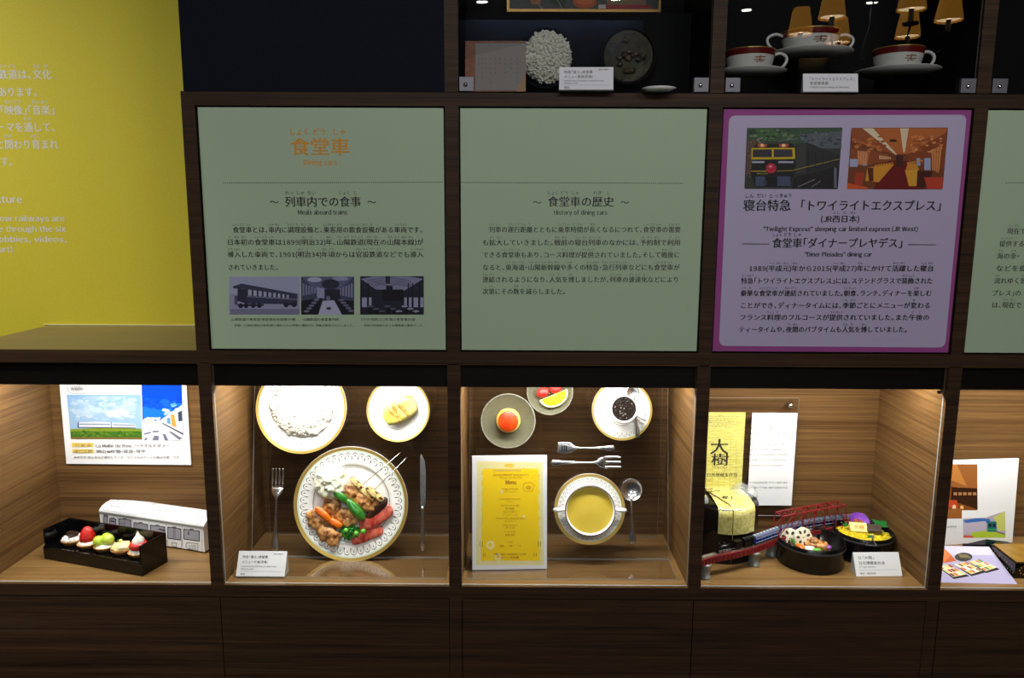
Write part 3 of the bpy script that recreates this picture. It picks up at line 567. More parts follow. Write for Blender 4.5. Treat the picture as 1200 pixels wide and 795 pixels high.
S.poly([(845,350),(1036,215),(1044,465),(930,400)],(222,222,226),f); S.poly([(1000,280),(1034,262),(1038,350),(1006,356)],(60,72,84),f); S.poly([(940,300),(968,292),(990,405),(946,390)],(222,150,70),f); S.poly([(905,330),(935,320),(938,380),(910,372)],(90,150,190),f); S.poly([(870,365),(1044,455),(1044,470),(868,375)],(66,64,74),f)
for q in ([(715,455),(775,440),(770,455),(712,470)],[(800,475),(838,475),(838,515),(782,515)],[(870,460),(895,460),(920,515),(888,515)],[(918,440),(945,440),(1040,500),(1010,512)],[(720,495),(745,490),(732,515),(716,515)],[(790,435),(840,432),(836,448),(780,450)]): S.poly(q,(112,112,136),f)
S.rect(102,536,284,571,(226,196,96),f); S.rect(106,590,290,622,(226,196,96),f)
S.line([(62,60),(72,105),(105,118),(216,118),(216,30)],3,(90,90,100),f); S.line([(95,80),(196,80)],1.5,(120,120,128),f)
tx(S,f,'La Malle',88,194,70,3.2,'g'); tx(S,f,'de Bois',100,184,100,3.2,'g'); tx(S,f,'列 車 名',130,268,566,3.6,'g'); tx(S,f,'運行区間',122,278,618,4,'g')
tx(S,f,'La Malle de Bois',305,612,572,4.9,'g'); tx(S,f,'～ラマルドボァ～',636,938,572,4.6,'g'); tx(S,f,'岡山⇔宇野・尾道・琴平',312,730,620,4.6,'g'); tx(S,f,'JR西日本 岡山支社が運行している“せとうちのアートな観光列車”です。',118,1030,667,3.2,'g')
S.done(t,pm=GLOSSPRINT)
# paper train
A=atZ(119,629.5,FZ); B=atZ(240,649,FZ); rz=math.atan2(B.y-A.y,B.x-A.x); TL=(B-A).length
TM=plane(B,0,rz)@Matrix.Translation((-TL,0,0)); t=thing('paper_train','white paper craft railway carriage printed with suitcases, behind the tart tray','paper train',TM)
hs=atY(239,619,B.y).z-FZ; DW=0.085; dome=[(0,hs)]+[(DW*(1-math.cos(math.pi*k/8))/2,hs+0.020*math.sin(math.pi*k/8)) for k in range(1,8)]+[(DW,hs)]
prof=[(0,0.004)]+dome+[(DW,0.004)]
Mx=Matrix(((0,0,1,0),(0,1,0,0),(-1,0,0,0),(0,0,0,1)))
MB().prism([(x,y) for x,y in [(0,0.004),(0,hs),(DW,hs),(DW,0.004)]],0,TL,M=Mx).build('body',WHITE,t)
MB().prism([(-0.002,hs)]+[(x,y+0.0006) for x,y in dome[1:-1]]+[(DW+0.002,hs)],-0.002,TL+0.002,M=Mx,smooth=True).build('roof',WHITE,t)
MB().box(0.002,TL-0.001,0,0.004,-DW+0.002,-0.002).build('underframe',BLKACR,t)
S=Sheet(TM,0.0004); f=zf(110,580,8.571); K=(40,38,50); GR=(158,156,170)
def suit(x0,y0,x1,y1,slope=0.14,fill=GR,strap=0):
    P=[(x0,y0),(x1,y0+(x1-x0)*slope),(x1,y1+(x1-x0)*slope),(x0,y1)]; S.poly(P,fill,f); S.line(P,0.9,K,f,True)
    c=(x0+x1)/2; yy=y0+(c-x0)*slope; S.line([(c-18,yy-1),(c-14,yy-12),(c+14,yy-8),(c+18,yy+3)],0.8,K,f)
    for cx,cy in ((x0,y0),(x1,y0+(x1-x0)*slope)): S.ell(cx+(6 if cx==x0 else -6),cy+6,5,5,K,f,8)
suit(100,212,138,300); suit(158,238,222,312); suit(250,240,372,338); S.line([(308,262),(308,340)],0.5,K,f); S.line([(250,285),(305,292)],0.5,K,f); suit(402,280,540,360); suit(568,305,712,372); suit(742,325,874,438); S.line([(800,335),(798,445)],0.5,K,f); S.line([(815,337),(815,447)],0.5,K,f); suit(902,345,1060,445)
S.line([(738,450),(738,520),(880,538),(884,455)],0.45,K,f); S.line([(785,480),(830,486),(830,525),(785,520)],0.45,K,f,True); S.line([(935,482),(1045,492),(1045,560),(940,546),(922,515)],0.5,K,f,True); S.rect(945,370,955,405,K,f); S.ell(427,305,5,5,K,f,8); S.ell(515,318,5,5,K,f,8); S.poly([(650,340),(708,352),(708,366),(650,352)],K,f); S.poly([(165,258),(212,266),(212,278),(165,270)],K,f)
tx(S,f,'La Malle',950,1036,522,2.4,'g'); tx(S,f,'de Bois',952,1030,545,2.4,'g')
for px in (90,142,235,386,556,725,888,1085): S.line([(px,190+px*0.145),(px,300+px*0.25)],0.35,(150,148,160),f)
S.line([(80,178),(1085,330)],0.8,K,f); S.done(t,'printed_suitcases')
def rp(u,v,l=.0016): a=math.pi*v; return (u*TL, hs+0.020*math.sin(a)+l, -DW*(1-math.cos(a))/2)
m=MB()
def rline(u0,v0,u1,v1,wu=.0035,wv=.012):
    n=10
    for i in range(n):
        a=i/n; b=(i+1)/n; A_=(u0+(u1-u0)*a,v0+(v1-v0)*a); B_=(u0+(u1-u0)*b,v0+(v1-v0)*b)
        if u0==u1: m.add([rp(A_[0],A_[1]),rp(A_[0]+wu,A_[1]),rp(B_[0]+wu,B_[1]),rp(B_[0],B_[1])],[(0,1,2,3)])
        else: m.add([rp(A_[0],A_[1]),rp(A_[0],A_[1]+wv),rp(B_[0],B_[1]+wv),rp(B_[0],B_[1])],[(0,1,2,3)])
for a0,a1,b0,b1 in ((.03,.97,.10,.90),(.07,.17,.26,.66),(.40,.66,.34,.66),(.84,.94,.26,.66)): rline(a0,b0,a1,b0); rline(a0,b1,a1,b1); rline(a0,b0,a0,b1); rline(a1,b0,a1,b1)
m.build('roof_print',mat('pale_line_ink',(150,146,158),rough=.6),t,kind='stuff')
# tart tray
A=atZ(52,655,FZ); B=atZ(167,676,FZ); rz=math.atan2(B.y-A.y,B.x-A.x); w_=(B-A).length; dp=0.083; H=0.077; h0=0.033
TR=Matrix.Translation(A)@Matrix.Rotation(rz,4,'Z'); t=thing('tart_tray','open fronted glossy black tray holding five small tarts','tray',TR)
MB().box(0.004,w_-0.004,0.004,dp-0.004,0,h0-0.004).build('base_block',BLKACR,t); MB().box(0.0,w_-0.004,0,0.004,0,h0).build('front_lip',BLKACR,t)
MB().box(0,0.004,0.004,dp,0,H).build('side_wall',BLKACR,t); MB().box(w_-0.004,w_,0.0,dp,0,H).build('side_wall',BLKACR,t); MB().box(0.004,w_-0.004,dp-0.004,dp,0,H).build('back_wall',BLKACR,t)
CRUST = mat('tart_crust',(176,112,44),(214,156,80),scale=120,rough=0.6,bump=0.4); CREAM = mat('whipped_cream',(240,236,224),(250,248,240),scale=60,rough=0.4); REDG = mat('glazed_strawberry',(168,8,12),(216,40,30),scale=420,rough=0.25,bump=0.9,coat=0.4,detail=1)
MUSC = mat('pale_green_grape',(176,200,60),(206,222,98),scale=40,rough=0.15,coat=0.5,sss=0.2); CHOC = mat('dark_chocolate',(44,24,18),(70,40,30),scale=60,rough=0.35); CUST = mat('custard_cream',(238,214,140),(250,236,180),scale=50,rough=0.35)
def tart(label, u, v=0.48):
    M=TR@Matrix.Translation((u*w_,v*dp,h0-0.0035))@Matrix.Scale(1.12,4,Vector((0,0,1))); t=thing('tart',label,'tart',M,'small tarts in the black tray')
    r=w_*0.082
    MB().lathe([(0,0),(r*.72,0),(r*1.0,0.0095),(r*1.02,0.0105),(r*.9,0.0095),(0,0.0075)],40,wave=lambda a:0.03*math.cos(20*a)).build('crust',CRUST,t); return t,r
t,r=tart('chocolate topped tart with white cream and a chocolate square, leftmost in the black tray',0.155,0.52)
m=MB(); 
for i in range(9): a=i*0.7; m.blob((r*.62*math.cos(a),r*.62*math.sin(a),0.012),(r*.36,r*.36,0.006),0.25,120,i,10,7)
m.build('cream',CREAM,t,kind='stuff'); m=MB(); random.seed(4)
for i in range(14): a=random.random()*6.3; rr=r*(.4+.5*random.random()); m.blob((rr*math.cos(a),rr*math.sin(a),0.0175),(.0016,.0013,.001),.3,200,i,6,4)
m.build('chocolate_chips',CHOC,t,kind='stuff'); MB().box(-r*.62,r*.42,-r*.15,r*.5,0.012,0.025).build('chocolate_square',CHOC,t,bevel=0.001)
t,r=tart('tart with one large glazed strawberry on cream in the black tray',0.335)
MB().lathe([(0,.018),(r*.6,.018),(r*.84,.014),(r*.88,.010),(r*.8,.006),(0,.006)],32,wave=lambda a:.05*math.cos(9*a)).build('cream',CREAM,t); MB().lathe([(r*.66,.014),(r*.76,.019),(r*.72,.028),(r*.50,.040),(r*.26,.047),(0,.049)],28).build('strawberry',REDG,t)
t,r=tart('tart topped with pale green grapes in the middle of the black tray',0.51)
MB().blob((0,0,.010),(r*.85,r*.85,.006),.15,100,3).build('cream',CREAM,t)
for i,(x,y,z,q) in enumerate(((-.42,-.30,.021,.54),(.34,.12,.024,.56),(-.25,.5,.022,.5))): MB().blob((r*x,r*y,z),(r*q*1.05,r*q,r*q*.95),.02,40,i).build('grape',MUSC,t)
t,r=tart('tart with a swirl of pale yellow custard in the black tray',0.685)
m=MB().blob((0,0,.014),(r*.92,r*.88,.010),.22,130,5,28,16).build('custard_swirl',CUST,t); MB().blob((-r*.2,r*.1,.026),(r*.2,r*.16,.0035),.2,160,8).build('custard_curl',CUST,t); MB().box(-r*.7,-r*.3,r*.1,r*.3,.024,.026).build('leaf',GREENP,t)
t,r=tart('berry tart with a red glaze and a white cream peak, rightmost in the black tray',0.855)
MB().lathe([(0,.018),(r*.6,.018),(r*.84,.014),(r*.88,.010),(r*.8,.006),(0,.006)],32,wave=lambda a:.05*math.cos(9*a)).build('cream',CREAM,t)
MB().lathe([(r*.5,.015),(r*.86,.020),(r*.88,.026),(r*.7,.032),(0,.033)],28).build('red_glaze',REDG,t); MB().lathe([(r*.55,.031),(r*.52,.038),(r*.34,.043),(r*.2,.047),(r*.1,.053),(0,.057)],24,wave=lambda a:.08*math.cos(6*a)).build('cream_peak',CREAM,t)
# ================================================================== CELL 2 : dinner on an acrylic stand
acrylic('clear acrylic easel carrying the dinner plates in the second lit cell',0.030,0.533)
PF = plane(Vector((0.03,0.147,FZ)),TILT); G1='gold rimmed white plates with a garland border'
plate('dinner_plate','largest gold rimmed plate, under the grilled chicken dinner','plate',PF,411,591,67,group=G1)
plate('side_plate','gold rimmed plate full of white rice','plate',PF,353,478.5,53.3,0.70,40,group=G1)
plate('side_plate','small gold rimmed plate under the cabbage roll','plate',PF,466.5,481,37,0.62,32,group=G1)
PF3 = PF
m=MB(); random.seed(2); ce=loc(PF,353,477,.02); k=kpx(PF,353,478,.02)
o=MB().blob((0,0,0),(36*k,34*k,.018),.16,75,3,64,28); random.seed(5)
for i in range(900):
    a=random.random()*6.283; rr=math.sqrt(random.random()); x=rr*36*k*math.cos(a); y=rr*34*k*math.sin(a); z=.018*math.sqrt(max(0,1-rr*rr))*1.0+.001
    ang=random.random()*3.14; o.blob((x,y,z),(.0034,.0014,.0013),.05,50,i%7,6,4,rot=Matrix.Rotation(ang,3,'Z')@Matrix.Rotation(random.uniform(-.5,.5),3,'Y'))
o=o.build('rice_serving',RICE,kind='stuff'); o.matrix_world=PF@Matrix.Translation((ce.x,ce.y,.010)); props(o,'heap of white rice on the left upper plate','rice')
f=zf(340,520,5.68); Z=0.0055
o=food(PF,'potato_salad','mound of pale potato salad on the dinner plate','salad',172,235,372,262,40,Z,.032,SALAD,.30,95,4,f=f,nu=48,nv=30)
CH=(('chicken_piece','grilled chicken piece on the skewers, nearest the leek',372,262,436,380,23,.024),('chicken_piece','browned chicken piece at the lower end of the skewers',432,338,585,432,26,.030),('chicken_piece','browned chicken chunk left of the orange carrots',118,455,240,572,21,.022),
    ('chicken_piece','round fried chicken chunk at the bottom beside the parsley',196,572,335,655,22,.026),('chicken_piece','chicken chunk above the long carrot',225,375,330,448,19,.020),('chicken_piece','pale sliced chicken piece between carrot and green pepper',318,450,436,532,19,.022),('chicken_piece','small chicken chunk under the green pepper',395,330,450,400,13,.016),('chicken_piece','chicken chunk tucked under the short carrot',235,455,330,520,16,.012))
for i,(n,l,a,b,c,d,w_,h) in enumerate(CH): food(PF,n,l,'chicken',a,b,c,d,w_,Z,h*.85,FRY,.36,48,i+2,group='chicken pieces on the dinner plate',f=f,nu=30,nv=20)
food(PF,'carrot_stick','long glazed carrot stick on the dinner plate','carrot',168,425,268,512,8.5,.016,.014,CARROT,.06,60,2,.75,'carrot sticks',f)
food(PF,'carrot_stick','short glazed carrot stick beside the parsley','carrot',262,508,346,556,8.5,.014,.015,CARROT,.06,60,3,.75,'carrot sticks',f)
food(PF,'green_pepper','shorter upper green pepper on the dinner plate','pepper',288,312,382,388,10,.018,.018,GREENP,.14,50,3,.9,'green peppers',f)
food(PF,'green_pepper','longer lower green pepper crossing the plate','pepper',376,375,500,510,11,.018,.020,GREENP,.14,50,6,.9,'green peppers',f)
food(PF,'aubergine_slice','dark grilled aubergine slice beside the beef','aubergine',512,490,645,362,14,.012,.013,AUB,.15,60,2,f=f)
food(PF,'beef_slice','upper folded slice of red roast beef','beef',474,556,672,424,19,Z+.006,.009,BEEF,.22,40,2,.8,'roast beef slices',f,30,16)
food(PF,'beef_slice','lower folded slice of red roast beef','beef',416,642,624,556,17,Z+.002,.009,BEEF,.22,40,5,.8,'roast beef slices',f,30,16)
food(PF,'leek_piece','grilled leek piece at the upper skewer','leek',402,225,478,300,7,.020,.013,LEEK,.05,60,2,.6,'leek pieces',f)
food(PF,'leek_piece','grilled leek piece across the lower skewer','leek',505,290,622,385,8,.022,.013,LEEK,.05,60,3,.6,'leek pieces',f)
food(PF,'leek_piece','grilled leek piece between the chicken chunks','leek',455,285,560,372,7,.018,.012,LEEK,.05,60,4,.6,'leek pieces',f)
for a,b,c,d,l in ((470,285,735,60,'upper steel skewer through the chicken'),(540,330,776,94,'lower steel skewer through the chicken')):
    p=loc(PF,*f(a,b),.026); q=loc(PF,*f(c,d),.034); o=MB().tube([(0,0,0),q-p],[.0013,.0009],8).build('skewer',CHROME); o.matrix_world=PF@Matrix.Translation(p); props(o,l,'skewer','steel skewers')
def sprig(label, cx, cy, wpx, hpx, n, f, seed):
    random.seed(seed); c=loc(PF,*f(cx,cy),.02); k=kpx(PF,*f(cx,cy),.02); t=thing('parsley_sprig',label,'parsley',PF@Matrix.Translation((c.x,c.y,.010))); m=MB()
    for i in range(n):
        a=random.random()*6.28; rr=math.sqrt(random.random()); m.blob((rr*math.cos(a)*wpx*k/2,rr*math.sin(a)*hpx*k/2,random.uniform(0,.014)*(1.2-rr)),(random.uniform(.0026,.0046),random.uniform(.002,.004),.0022),.7,260,i,8,6,rot=Matrix.Rotation(random.random()*3,3,'Z')@Matrix.Rotation(random.random(),3,'X'))
    m.build('leaves',PARS,t,kind='stuff')
sprig('bright green curly parsley at the bottom of the dinner plate',396,595,25,17,130,f,3)
for (x,y),l in (((440,600),'green pea on the parsley'),((487,586),'green pea beside the red beef'),((372,580),'green pea at the upper edge of the parsley')): food(PF,'pea',l,'pea',x-17,y,x+17,y,6,.020,.012,PEA,.02,30,2,group='green peas',f=f)
ROLL = mat('cabbage_roll',(160,160,52),(212,202,124),scale=40,rough=0.35,coat=0.3); BACON = mat('orange_bacon_strip',(196,84,20),(228,160,80),scale=80,rough=0.4)
f=zf(290,450,5.454)
food(PF,'cabbage_roll','pale cabbage roll wrapped in bacon on the small upper plate','cabbage roll',872,222,1075,118,26,.006,.030,ROLL,.10,45,3,.7,f=f,nu=40,nv=24)
for i,(a,b,c,d) in enumerate(((905,165,985,235),(955,120,1035,205),(930,120,960,245))): food(PF,'bacon_strip',('bacon strip at the left end of the cabbage roll','bacon strip at the right end of the cabbage roll','bacon strip over the middle of the cabbage roll')[i],'bacon',a,b,c,d,5.0,.029,.010,BACON,.2,90,i+2,.8,'bacon strips on the cabbage roll',f)
cutlery('dinner_fork','steel four tined fork at the left of the dinner plate','fork',PF,(322,646),(326,549),'fork4',1.0)
cutlery('dinner_knife','steel table knife at the right of the dinner plate','knife',PF,(495.5,646),(495.5,532),'knife',0.9)
fuji=[('特急「富士」食堂車',.09,.62,.72,.0072),('メニュー%s',.09,.62,.52,.0072),('Limited Express Fuji dining car %s menu',.09,.82,.37,.0042),('(%s style)',.09,.35,.27,.0042),('-',.09,.92,.20,0),('展示資料',.72,.93,.86,.0034),('複製',.09,.19,.07,.0046)]
def fl(a,b,c): return [(s_.replace('%s',a if 'メニュー' in s_ else (b if 'Limited' in s_ else c)),x,y,z,e) for s_,x,y,z,e in fuji]
card('white label card standing left below the dinner plate',(276,676),(333.5,676.5),.060,fl('夕食(洋食)','dinner','Western'),30,z=BZ)
# ================================================================== CELL 3 : dessert, soup, coffee, menu
acrylic('clear acrylic easel carrying the soup, desserts and coffee in the third lit cell',0.583,1.088)
PF = plane(Vector((0.583,0.147,FZ)),TILT)
plate('soup_saucer','gold rimmed saucer under the soup cup','saucer',PF,691,597,41.5,0.62,40,G1,H=.012,gold=.09)
c=loc(PF,691.5,598.5,.045); k=kpx(PF,691,598,.045); R=29*k
t=thing('soup_cup','white two handled soup cup filled with clear yellow soup','cup',PF@Matrix.Translation((c.x,c.y,.006)))
MB().lathe([(0,.004),(R*.5,.004),(R*.6,.008),(R*.86,.024),(R*.975,.044),(R,.045),(R*1.02,.044),(R*.92,.022),(R*.66,.004),(R*.5,0),(0,0)],64).build('cup_body',PORC,t)
MB().lathe([(R*.985,.0452),(R*1.01,.0452),(R*1.024,.0435)],64).build('rim_line',mat('dark_rim_line',(90,78,66),rough=.3,metal=.3),t)
SOUP = mat('clear_yellow_soup',(216,186,66),(224,196,84),scale=20,rough=0.06,coat=0.5,spec=.6); MB().disc(R*.93,.036,48).build('soup',SOUP,t)
for s_ in (-1,1): MB().tube([(s_*R*.95,0,.030),(s_*R*1.15,0,.036),(s_*R*1.36,0,.037),(s_*R*1.42,0,.032),(s_*R*1.3,0,.022),(s_*R*.92,0,.018)],[.0035,.0038,.0055,.005,.004,.003],10,up=(0,1,0),soft=4).build('handle',PORC,t)
plate('coffee_saucer','gold rimmed saucer under the coffee cup','saucer',PF,729,481,35.3,0.5,32,G1,H=.012,gold=.07)
c=loc(PF,731.5,479.5,.055); k=kpx(PF,731,480,.055); R=16.2*k
t=thing('coffee_cup','small white coffee cup of black coffee on the upper right saucer','cup',PF@Matrix.Translation((c.x,c.y,.006)))
MB().lathe([(0,.004),(R*.5,.004),(R*.8,.02),(R*.9,.05),(R*.96,.052),(R,.051),(R*.88,.02),(R*.6,.001),(0,0)],48).build('cup_body',PORC,t)
MB().disc(R*.88,.046,40).build('coffee',mat('black_coffee',(14,8,6),(30,20,16),scale=300,rough=.12,bump=.8,coat=.6),t)
m=MB(); random.seed(6)
for i in range(12): a=random.random()*6.28; q=R*.75*math.sqrt(random.random()); m.blob((q*math.cos(a),q*math.sin(a),.0462),(.0016,.0007,.0006),.3,300,i,6,4,rot=Matrix.Rotation(random.random()*3,3,'Z'))
m.build('coffee_glints',mat('pale_glint',(140,132,128),rough=.3),t,kind='stuff')  # small grey blobs stand in for glints on the coffee
MB().tube([(R*.85,-R*.35,.042),(R*1.25,-R*.62,.042),(R*1.6,-R*.8,.034),(R*1.4,-R*.72,.020),(R*.8,-R*.35,.014)],[.003,.0035,.004,.0035,.003],10,up=(.4,.9,0),soft=4).build('handle',PORC,t)
cutlery('coffee_spoon','small steel spoon lying across the coffee saucer','spoon',PF,(748,513),(741,452),'spoon',1.0,z=.022)
# pudding dish
RIMG = clear('dish_rim_glass',(0.9,0.9,0.84),2.2,0.05,0.16,(0.9,0.9,0.8))
DISH = clear('greenish_dish_glass',(0.80,0.80,0.66),2.2,0.05,0.08,(0.8,0.78,0.6))
def dish(name,label,px,py,rpx,m):
    c=loc(PF,px,py,.022); k=kpx(PF,px,py,.022); R=rpx*k; t=thing(name,label,'glass dish',PF@Matrix.Translation((c.x,c.y,.0008)),'glass dessert dishes')
    MB().lathe([(0,.004),(R*.5,.004),(R*.62,.008),(R*.8,.014),(R*.97,.022),(R,.023),(R*1.01,.021),(R*.84,.011),(R*.64,.003),(R*.5,0),(0,0)],56).build('dish_body',m,t)
    MB().lathe([(R*.965,.0225),(R,.024),(R*1.012,.021)],56).build('rim',RIMG,t)
    for q in (.52,.63,.76,.86): MB().lathe([(R*q,.0046+.022*max(0,q-.6)),(R*(q+.018),.0052+.022*max(0,q-.6))],56).build('ring_ridge',RIMG,t)
    return t,R,c
t,R,c=dish('dessert_dish','round clear glass dish under the caramel pudding',595.5,493.5,31.8,DISH)
CUSTP = mat('set_custard',(228,190,84),(240,210,110),scale=30,rough=.3,coat=.3); CARA = mat('caramel_top',(176,48,10),(196,66,16),scale=40,rough=.4,spec=.3)
r=R*.47; t=thing('caramel_pudding','custard pudding with an orange caramel top','pudding',PF@Matrix.Translation((c.x,c.y,.0055)))
MB().lathe([(0,.030),(r*.78,.030),(r*.86,.028),(r*.98,.006),(r,0),(0,0)],48).build('custard',CUSTP,t); MB().lathe([(0,.0318),(r*.74,.0315),(r*.80,.0295),(0,.0295)],48).build('caramel',CARA,t)
t,R,c=dish('dessert_dish','round clear glass dish under the fruit, cut by the fascia',644.5,459.5,26.8,DISH)
f=zf(550,450,5.0)
ORF = mat('orange_flesh',(238,168,8),(248,192,20),scale=90,rough=.25,coat=.4)
A=loc(PF,*f(412,98),.018); B=loc(PF,*f(572,32),.018); d=B-A; L=d.length
t=thing('orange_wedge','half round wedge of orange in the upper glass dish','orange',PF@Matrix.Translation((A.x,A.y,.012))@Matrix.Rotation(math.atan2(d.y,d.x),4,'Z'))
arc=lambda q,hh,x0=0: [(L/2+q*L/2*math.cos(math.pi+math.pi*i/20),hh*math.sin(math.pi+math.pi*i/20)) for i in range(21)]
MB().prism(arc(1,L*.40),0,.012).build('peel',mat('orange_peel',(240,224,150),(246,232,170),scale=90,rough=.4),t)
MB().prism([(x,y-.0005) for x,y in arc(.88,L*.34)],.0121,.0128).build('flesh',ORF,t)
for i in range(1,6): a=math.pi+math.pi*i/6; MB().tube([(L/2,-.001,.0131),(L/2+.42*L*math.cos(a),.32*L*math.sin(a),.0131)],.0003,6).build('membrane',mat('membrane',(248,222,110),rough=.5),t)
for i,(x,y,r_,l) in enumerate(((430,50,7.5,'strawberry at the left of the upper glass dish'),(505,25,8.5,'strawberry above the orange wedge'),(470,-10,8,'strawberry hidden behind the fascia at the top of the glass dish'))):
    if i<2: food(PF,'strawberry',l,'strawberry',x-34,y+14,x+34,y-14,r_*1.6,.010,.018,REDG,.10,120,i+2,group='strawberries in the glass dish',f=f)
cutlery('ice_cream_spoon','flat ended dessert spoon lying above the small fork','spoon',PF,(721,525.5),(653,525),'shovel',1.05)
cutlery('dessert_fork','three tined dessert fork below the flat spoon','fork',PF,(645,542.5),(728,542),'fork3',1.0)
cutlery('soup_spoon','round bowled soup spoon at the right of the soup cup','spoon',PF,(741,638.5),(740,561),'soup',1.22)
# menu board
t,M,w_,h=board('menu_board','white board with the yellow printed menu sheet, at the lower left of the third cell','menu',(553.5,668.5),(641,667),BZ,.003,7,top=(555,534.5))
S=Sheet(M); f=zf(550,530,5.68); RB=(150,70,20)
S.poly([(52,62),(488,68),(496,752),(44,752)],(232,222,160),f); S.poly([(90,112),(458,110),(464,724),(78,724)],(250,212,30),f)
random.seed(3)
for i in range(60):
    x=random.choice((84,460))+random.uniform(-6,6); y=random.uniform(115,720); S.rect(x,y,x+7,y+random.uniform(6,22),(240,206,50),f)
S.ell(265,90,34,12,(232,196,70),f); S.poly([(160,115),(345,115),(345,128),(160,128)],(226,190,80),f)
S.line([(360,215),(380,203),(412,203),(432,222),(420,262),(370,262),(358,240)],.5,(190,130,20),f,True); S.ell(394,238,20,14,(216,168,26),f)
for x,y,r_ in ((215,262,14),(140,620,36),(362,430,12),(190,700,30)):
    for k_ in range(8): a=k_*.785; S.ell(x+r_*.6*math.cos(a),y+r_*.6*math.sin(a),r_*.28,r_*.28,(246,232,160),f,6)
    S.line([(x,y),(x+4,y+r_*2.2)],.4,(246,232,160),f)
for x in (72,88,458,475): S.line([(x,595),(x-2,630)],.5,(120,90,30),f)
for x in (95,105,430,445): S.line([(x,675),(x,695)],.5,(120,90,30),f)
ink={'r':('menu_lettering',mat('brown_ink',(150,84,16),rough=.6))}
def mt(s_,x0,x1,y,em=2.6): tx(S,f,s_,x0,x1,y,em,'r')
mt('GOVERNMENT RAILWAYS',158,396,159,3.2); mt('Dining Car Service',200,352,176,2.8); mt('Menu',240,312,214,6.5)
for s_,x0,x1,y in (("Potage à l'Oseille",215,325,249),('ポタージュ・スープ',232,312,270),('Consommé Royale',195,342,316),('コンソメ',245,292,335),('Suprême de Volaille',210,335,360),('鶏・野菜',240,300,381),('Glacé à la Rose',224,318,402),('アイスクリーム',222,318,424),('Boeuf Froid au Salade de Saison',178,372,446),('コールドビーフ',232,312,466),('Salade Française',220,320,491),('サラダ',240,304,510),('Fruits, Café',235,308,536),('果物・珈琲',238,304,556),('¥1.00',255,290,604)): mt(s_,x0,x1,y,2.4)
mt('MIKADO DINING CAR',162,380,686,3.2); mt('みかど食堂車',208,332,708,3.0); mt('定価',203,230,629,2.2); mt('1枚',262,288,629,2.2); mt('一円',318,345,629,2.2)
S.done(t,pm=PRINT,inks=ink)
# ================================================================== CELL 4 : gold wrapper, text sheet, package, bridge, lunch pots
BM = plane(Vector((0,0.285,0))); tr=loc(BM,937,467); bt=loc(BM,935,605); x0=1.1385
t=thing('acrylic_board','clear acrylic board screwed to the back wall behind the gold package','acrylic board',plane(Vector((x0,0.285,bt.y))))
bw=tr.x-x0; bh=tr.y-bt.y; MB().slab(0,bw,0,bh,-0.004,0).build('clear_sheet',[ACR,ACR_E],t)
sp=loc(BM,926.5,475.5)
for sx in (sp.x-x0, 0.012):
    MB().lathe([(0,.006),(.004,.0055),(.0065,.003),(.007,0)],20).build('screw',CHROME,t,M=(sx,sp.y-bt.y,0.0002)); MB().lathe([(.005,-.0215),(.005,-.0042)],14).build('standoff',STEEL,t,M=(sx,sp.y-bt.y,0))
GOLDP = mat('gold_foil_paper',(196,186,92),(226,218,132),scale=45,rough=0.42,metal=0.1,bump=0.15,stretch=(1,6,1)); GOLDW = mat('crumpled_gold_foil',(204,192,92),(236,228,158),scale=130,rough=0.3,metal=0.15,bump=0.5)
SM = plane(Vector((0,0.2815,0)))
a=loc(SM,818,586); b=loc(SM,868.2,586); c_=loc(SM,867.5,483.5); G0=Vector((x0+.002,0.2815,a.y)); gM=plane(G0)
t=thing('gold_wrapper','gold paper with large black brush characters on the clear board','wrapper',gM); gw=b.x-G0.x; gh=c_.y-a.y
MB().box(0,gw,0,gh,-0.0006,0).build('gold_sheet',GOLDP,t); S=Sheet(gM); f=zf(820,460,5.675)
S.text('大',831,853.5,531,20,'b'); S.text('樹',832.5,854,544.5,16,'b'); S.text('TAIJU',835,852,549.5,3.2,'g'); S.text('日光埋蔵金弁当',828,864,558.5,5,'b')
random.seed(8)
for i in range(6): S.text('東武ワールドスクウェア・日光'[i%3:i%3+9],820+(i%2)*6,866-(i%3)*3,489+i*2.3,1.8,'g')
for i in range(6): x=828+i*7; S.line([(x,512),(x-.5,582)],.25,(150,140,60))
S.done(t,inks={'b':('brush_lettering',INK)})
a=loc(SM,875.5,592.5); b=loc(SM,927.5,592.5); c_=loc(SM,875,484); WM_=plane(Vector((a.x,.2815,a.y)))
t=thing('text_sheet','tall white sheet of small print on the clear board','sheet',WM_); MB().box(0,b.x-a.x,0,c_.y-a.y,-.0008,0).build('paper',WHITE,t); S=Sheet(WM_)
for s_,x1,y in (('SL「大樹」の大樹弁当は、日光埋蔵金「小判」伝説にちなみ、',582,245),('日本の名峰男体山から運行する「大樹」の車両に',588,280),('（蒸気）に見立てた丸い釜に、地元のいなりや',575,316),('湯波などの日光名産を使い、冬季には',592,352),('石炭に見立てた具材の、黒胡麻・鶏・ゴール',590,388),('鶏そぼろなど日光の食材を詰め、お弁当の紐に',592,420),('その列車、マイクハンドルの飾りが付き、',578,457),('お子さまにもよろこんでいただける品です。',562,493)): tx(S,f,s_,326,x1,y,2.6,'l')
tx(S,f,'SL「大樹」運転区間 下今市～鬼怒川温泉',330,584,606,2.6); tx(S,f,'販売場所 下今市駅、鬼怒川温泉駅の売店',330,584,640,2.6); S.done(t,inks={'l':('fine_print',mat('pale_grey_ink',(56,56,62),rough=.6))})
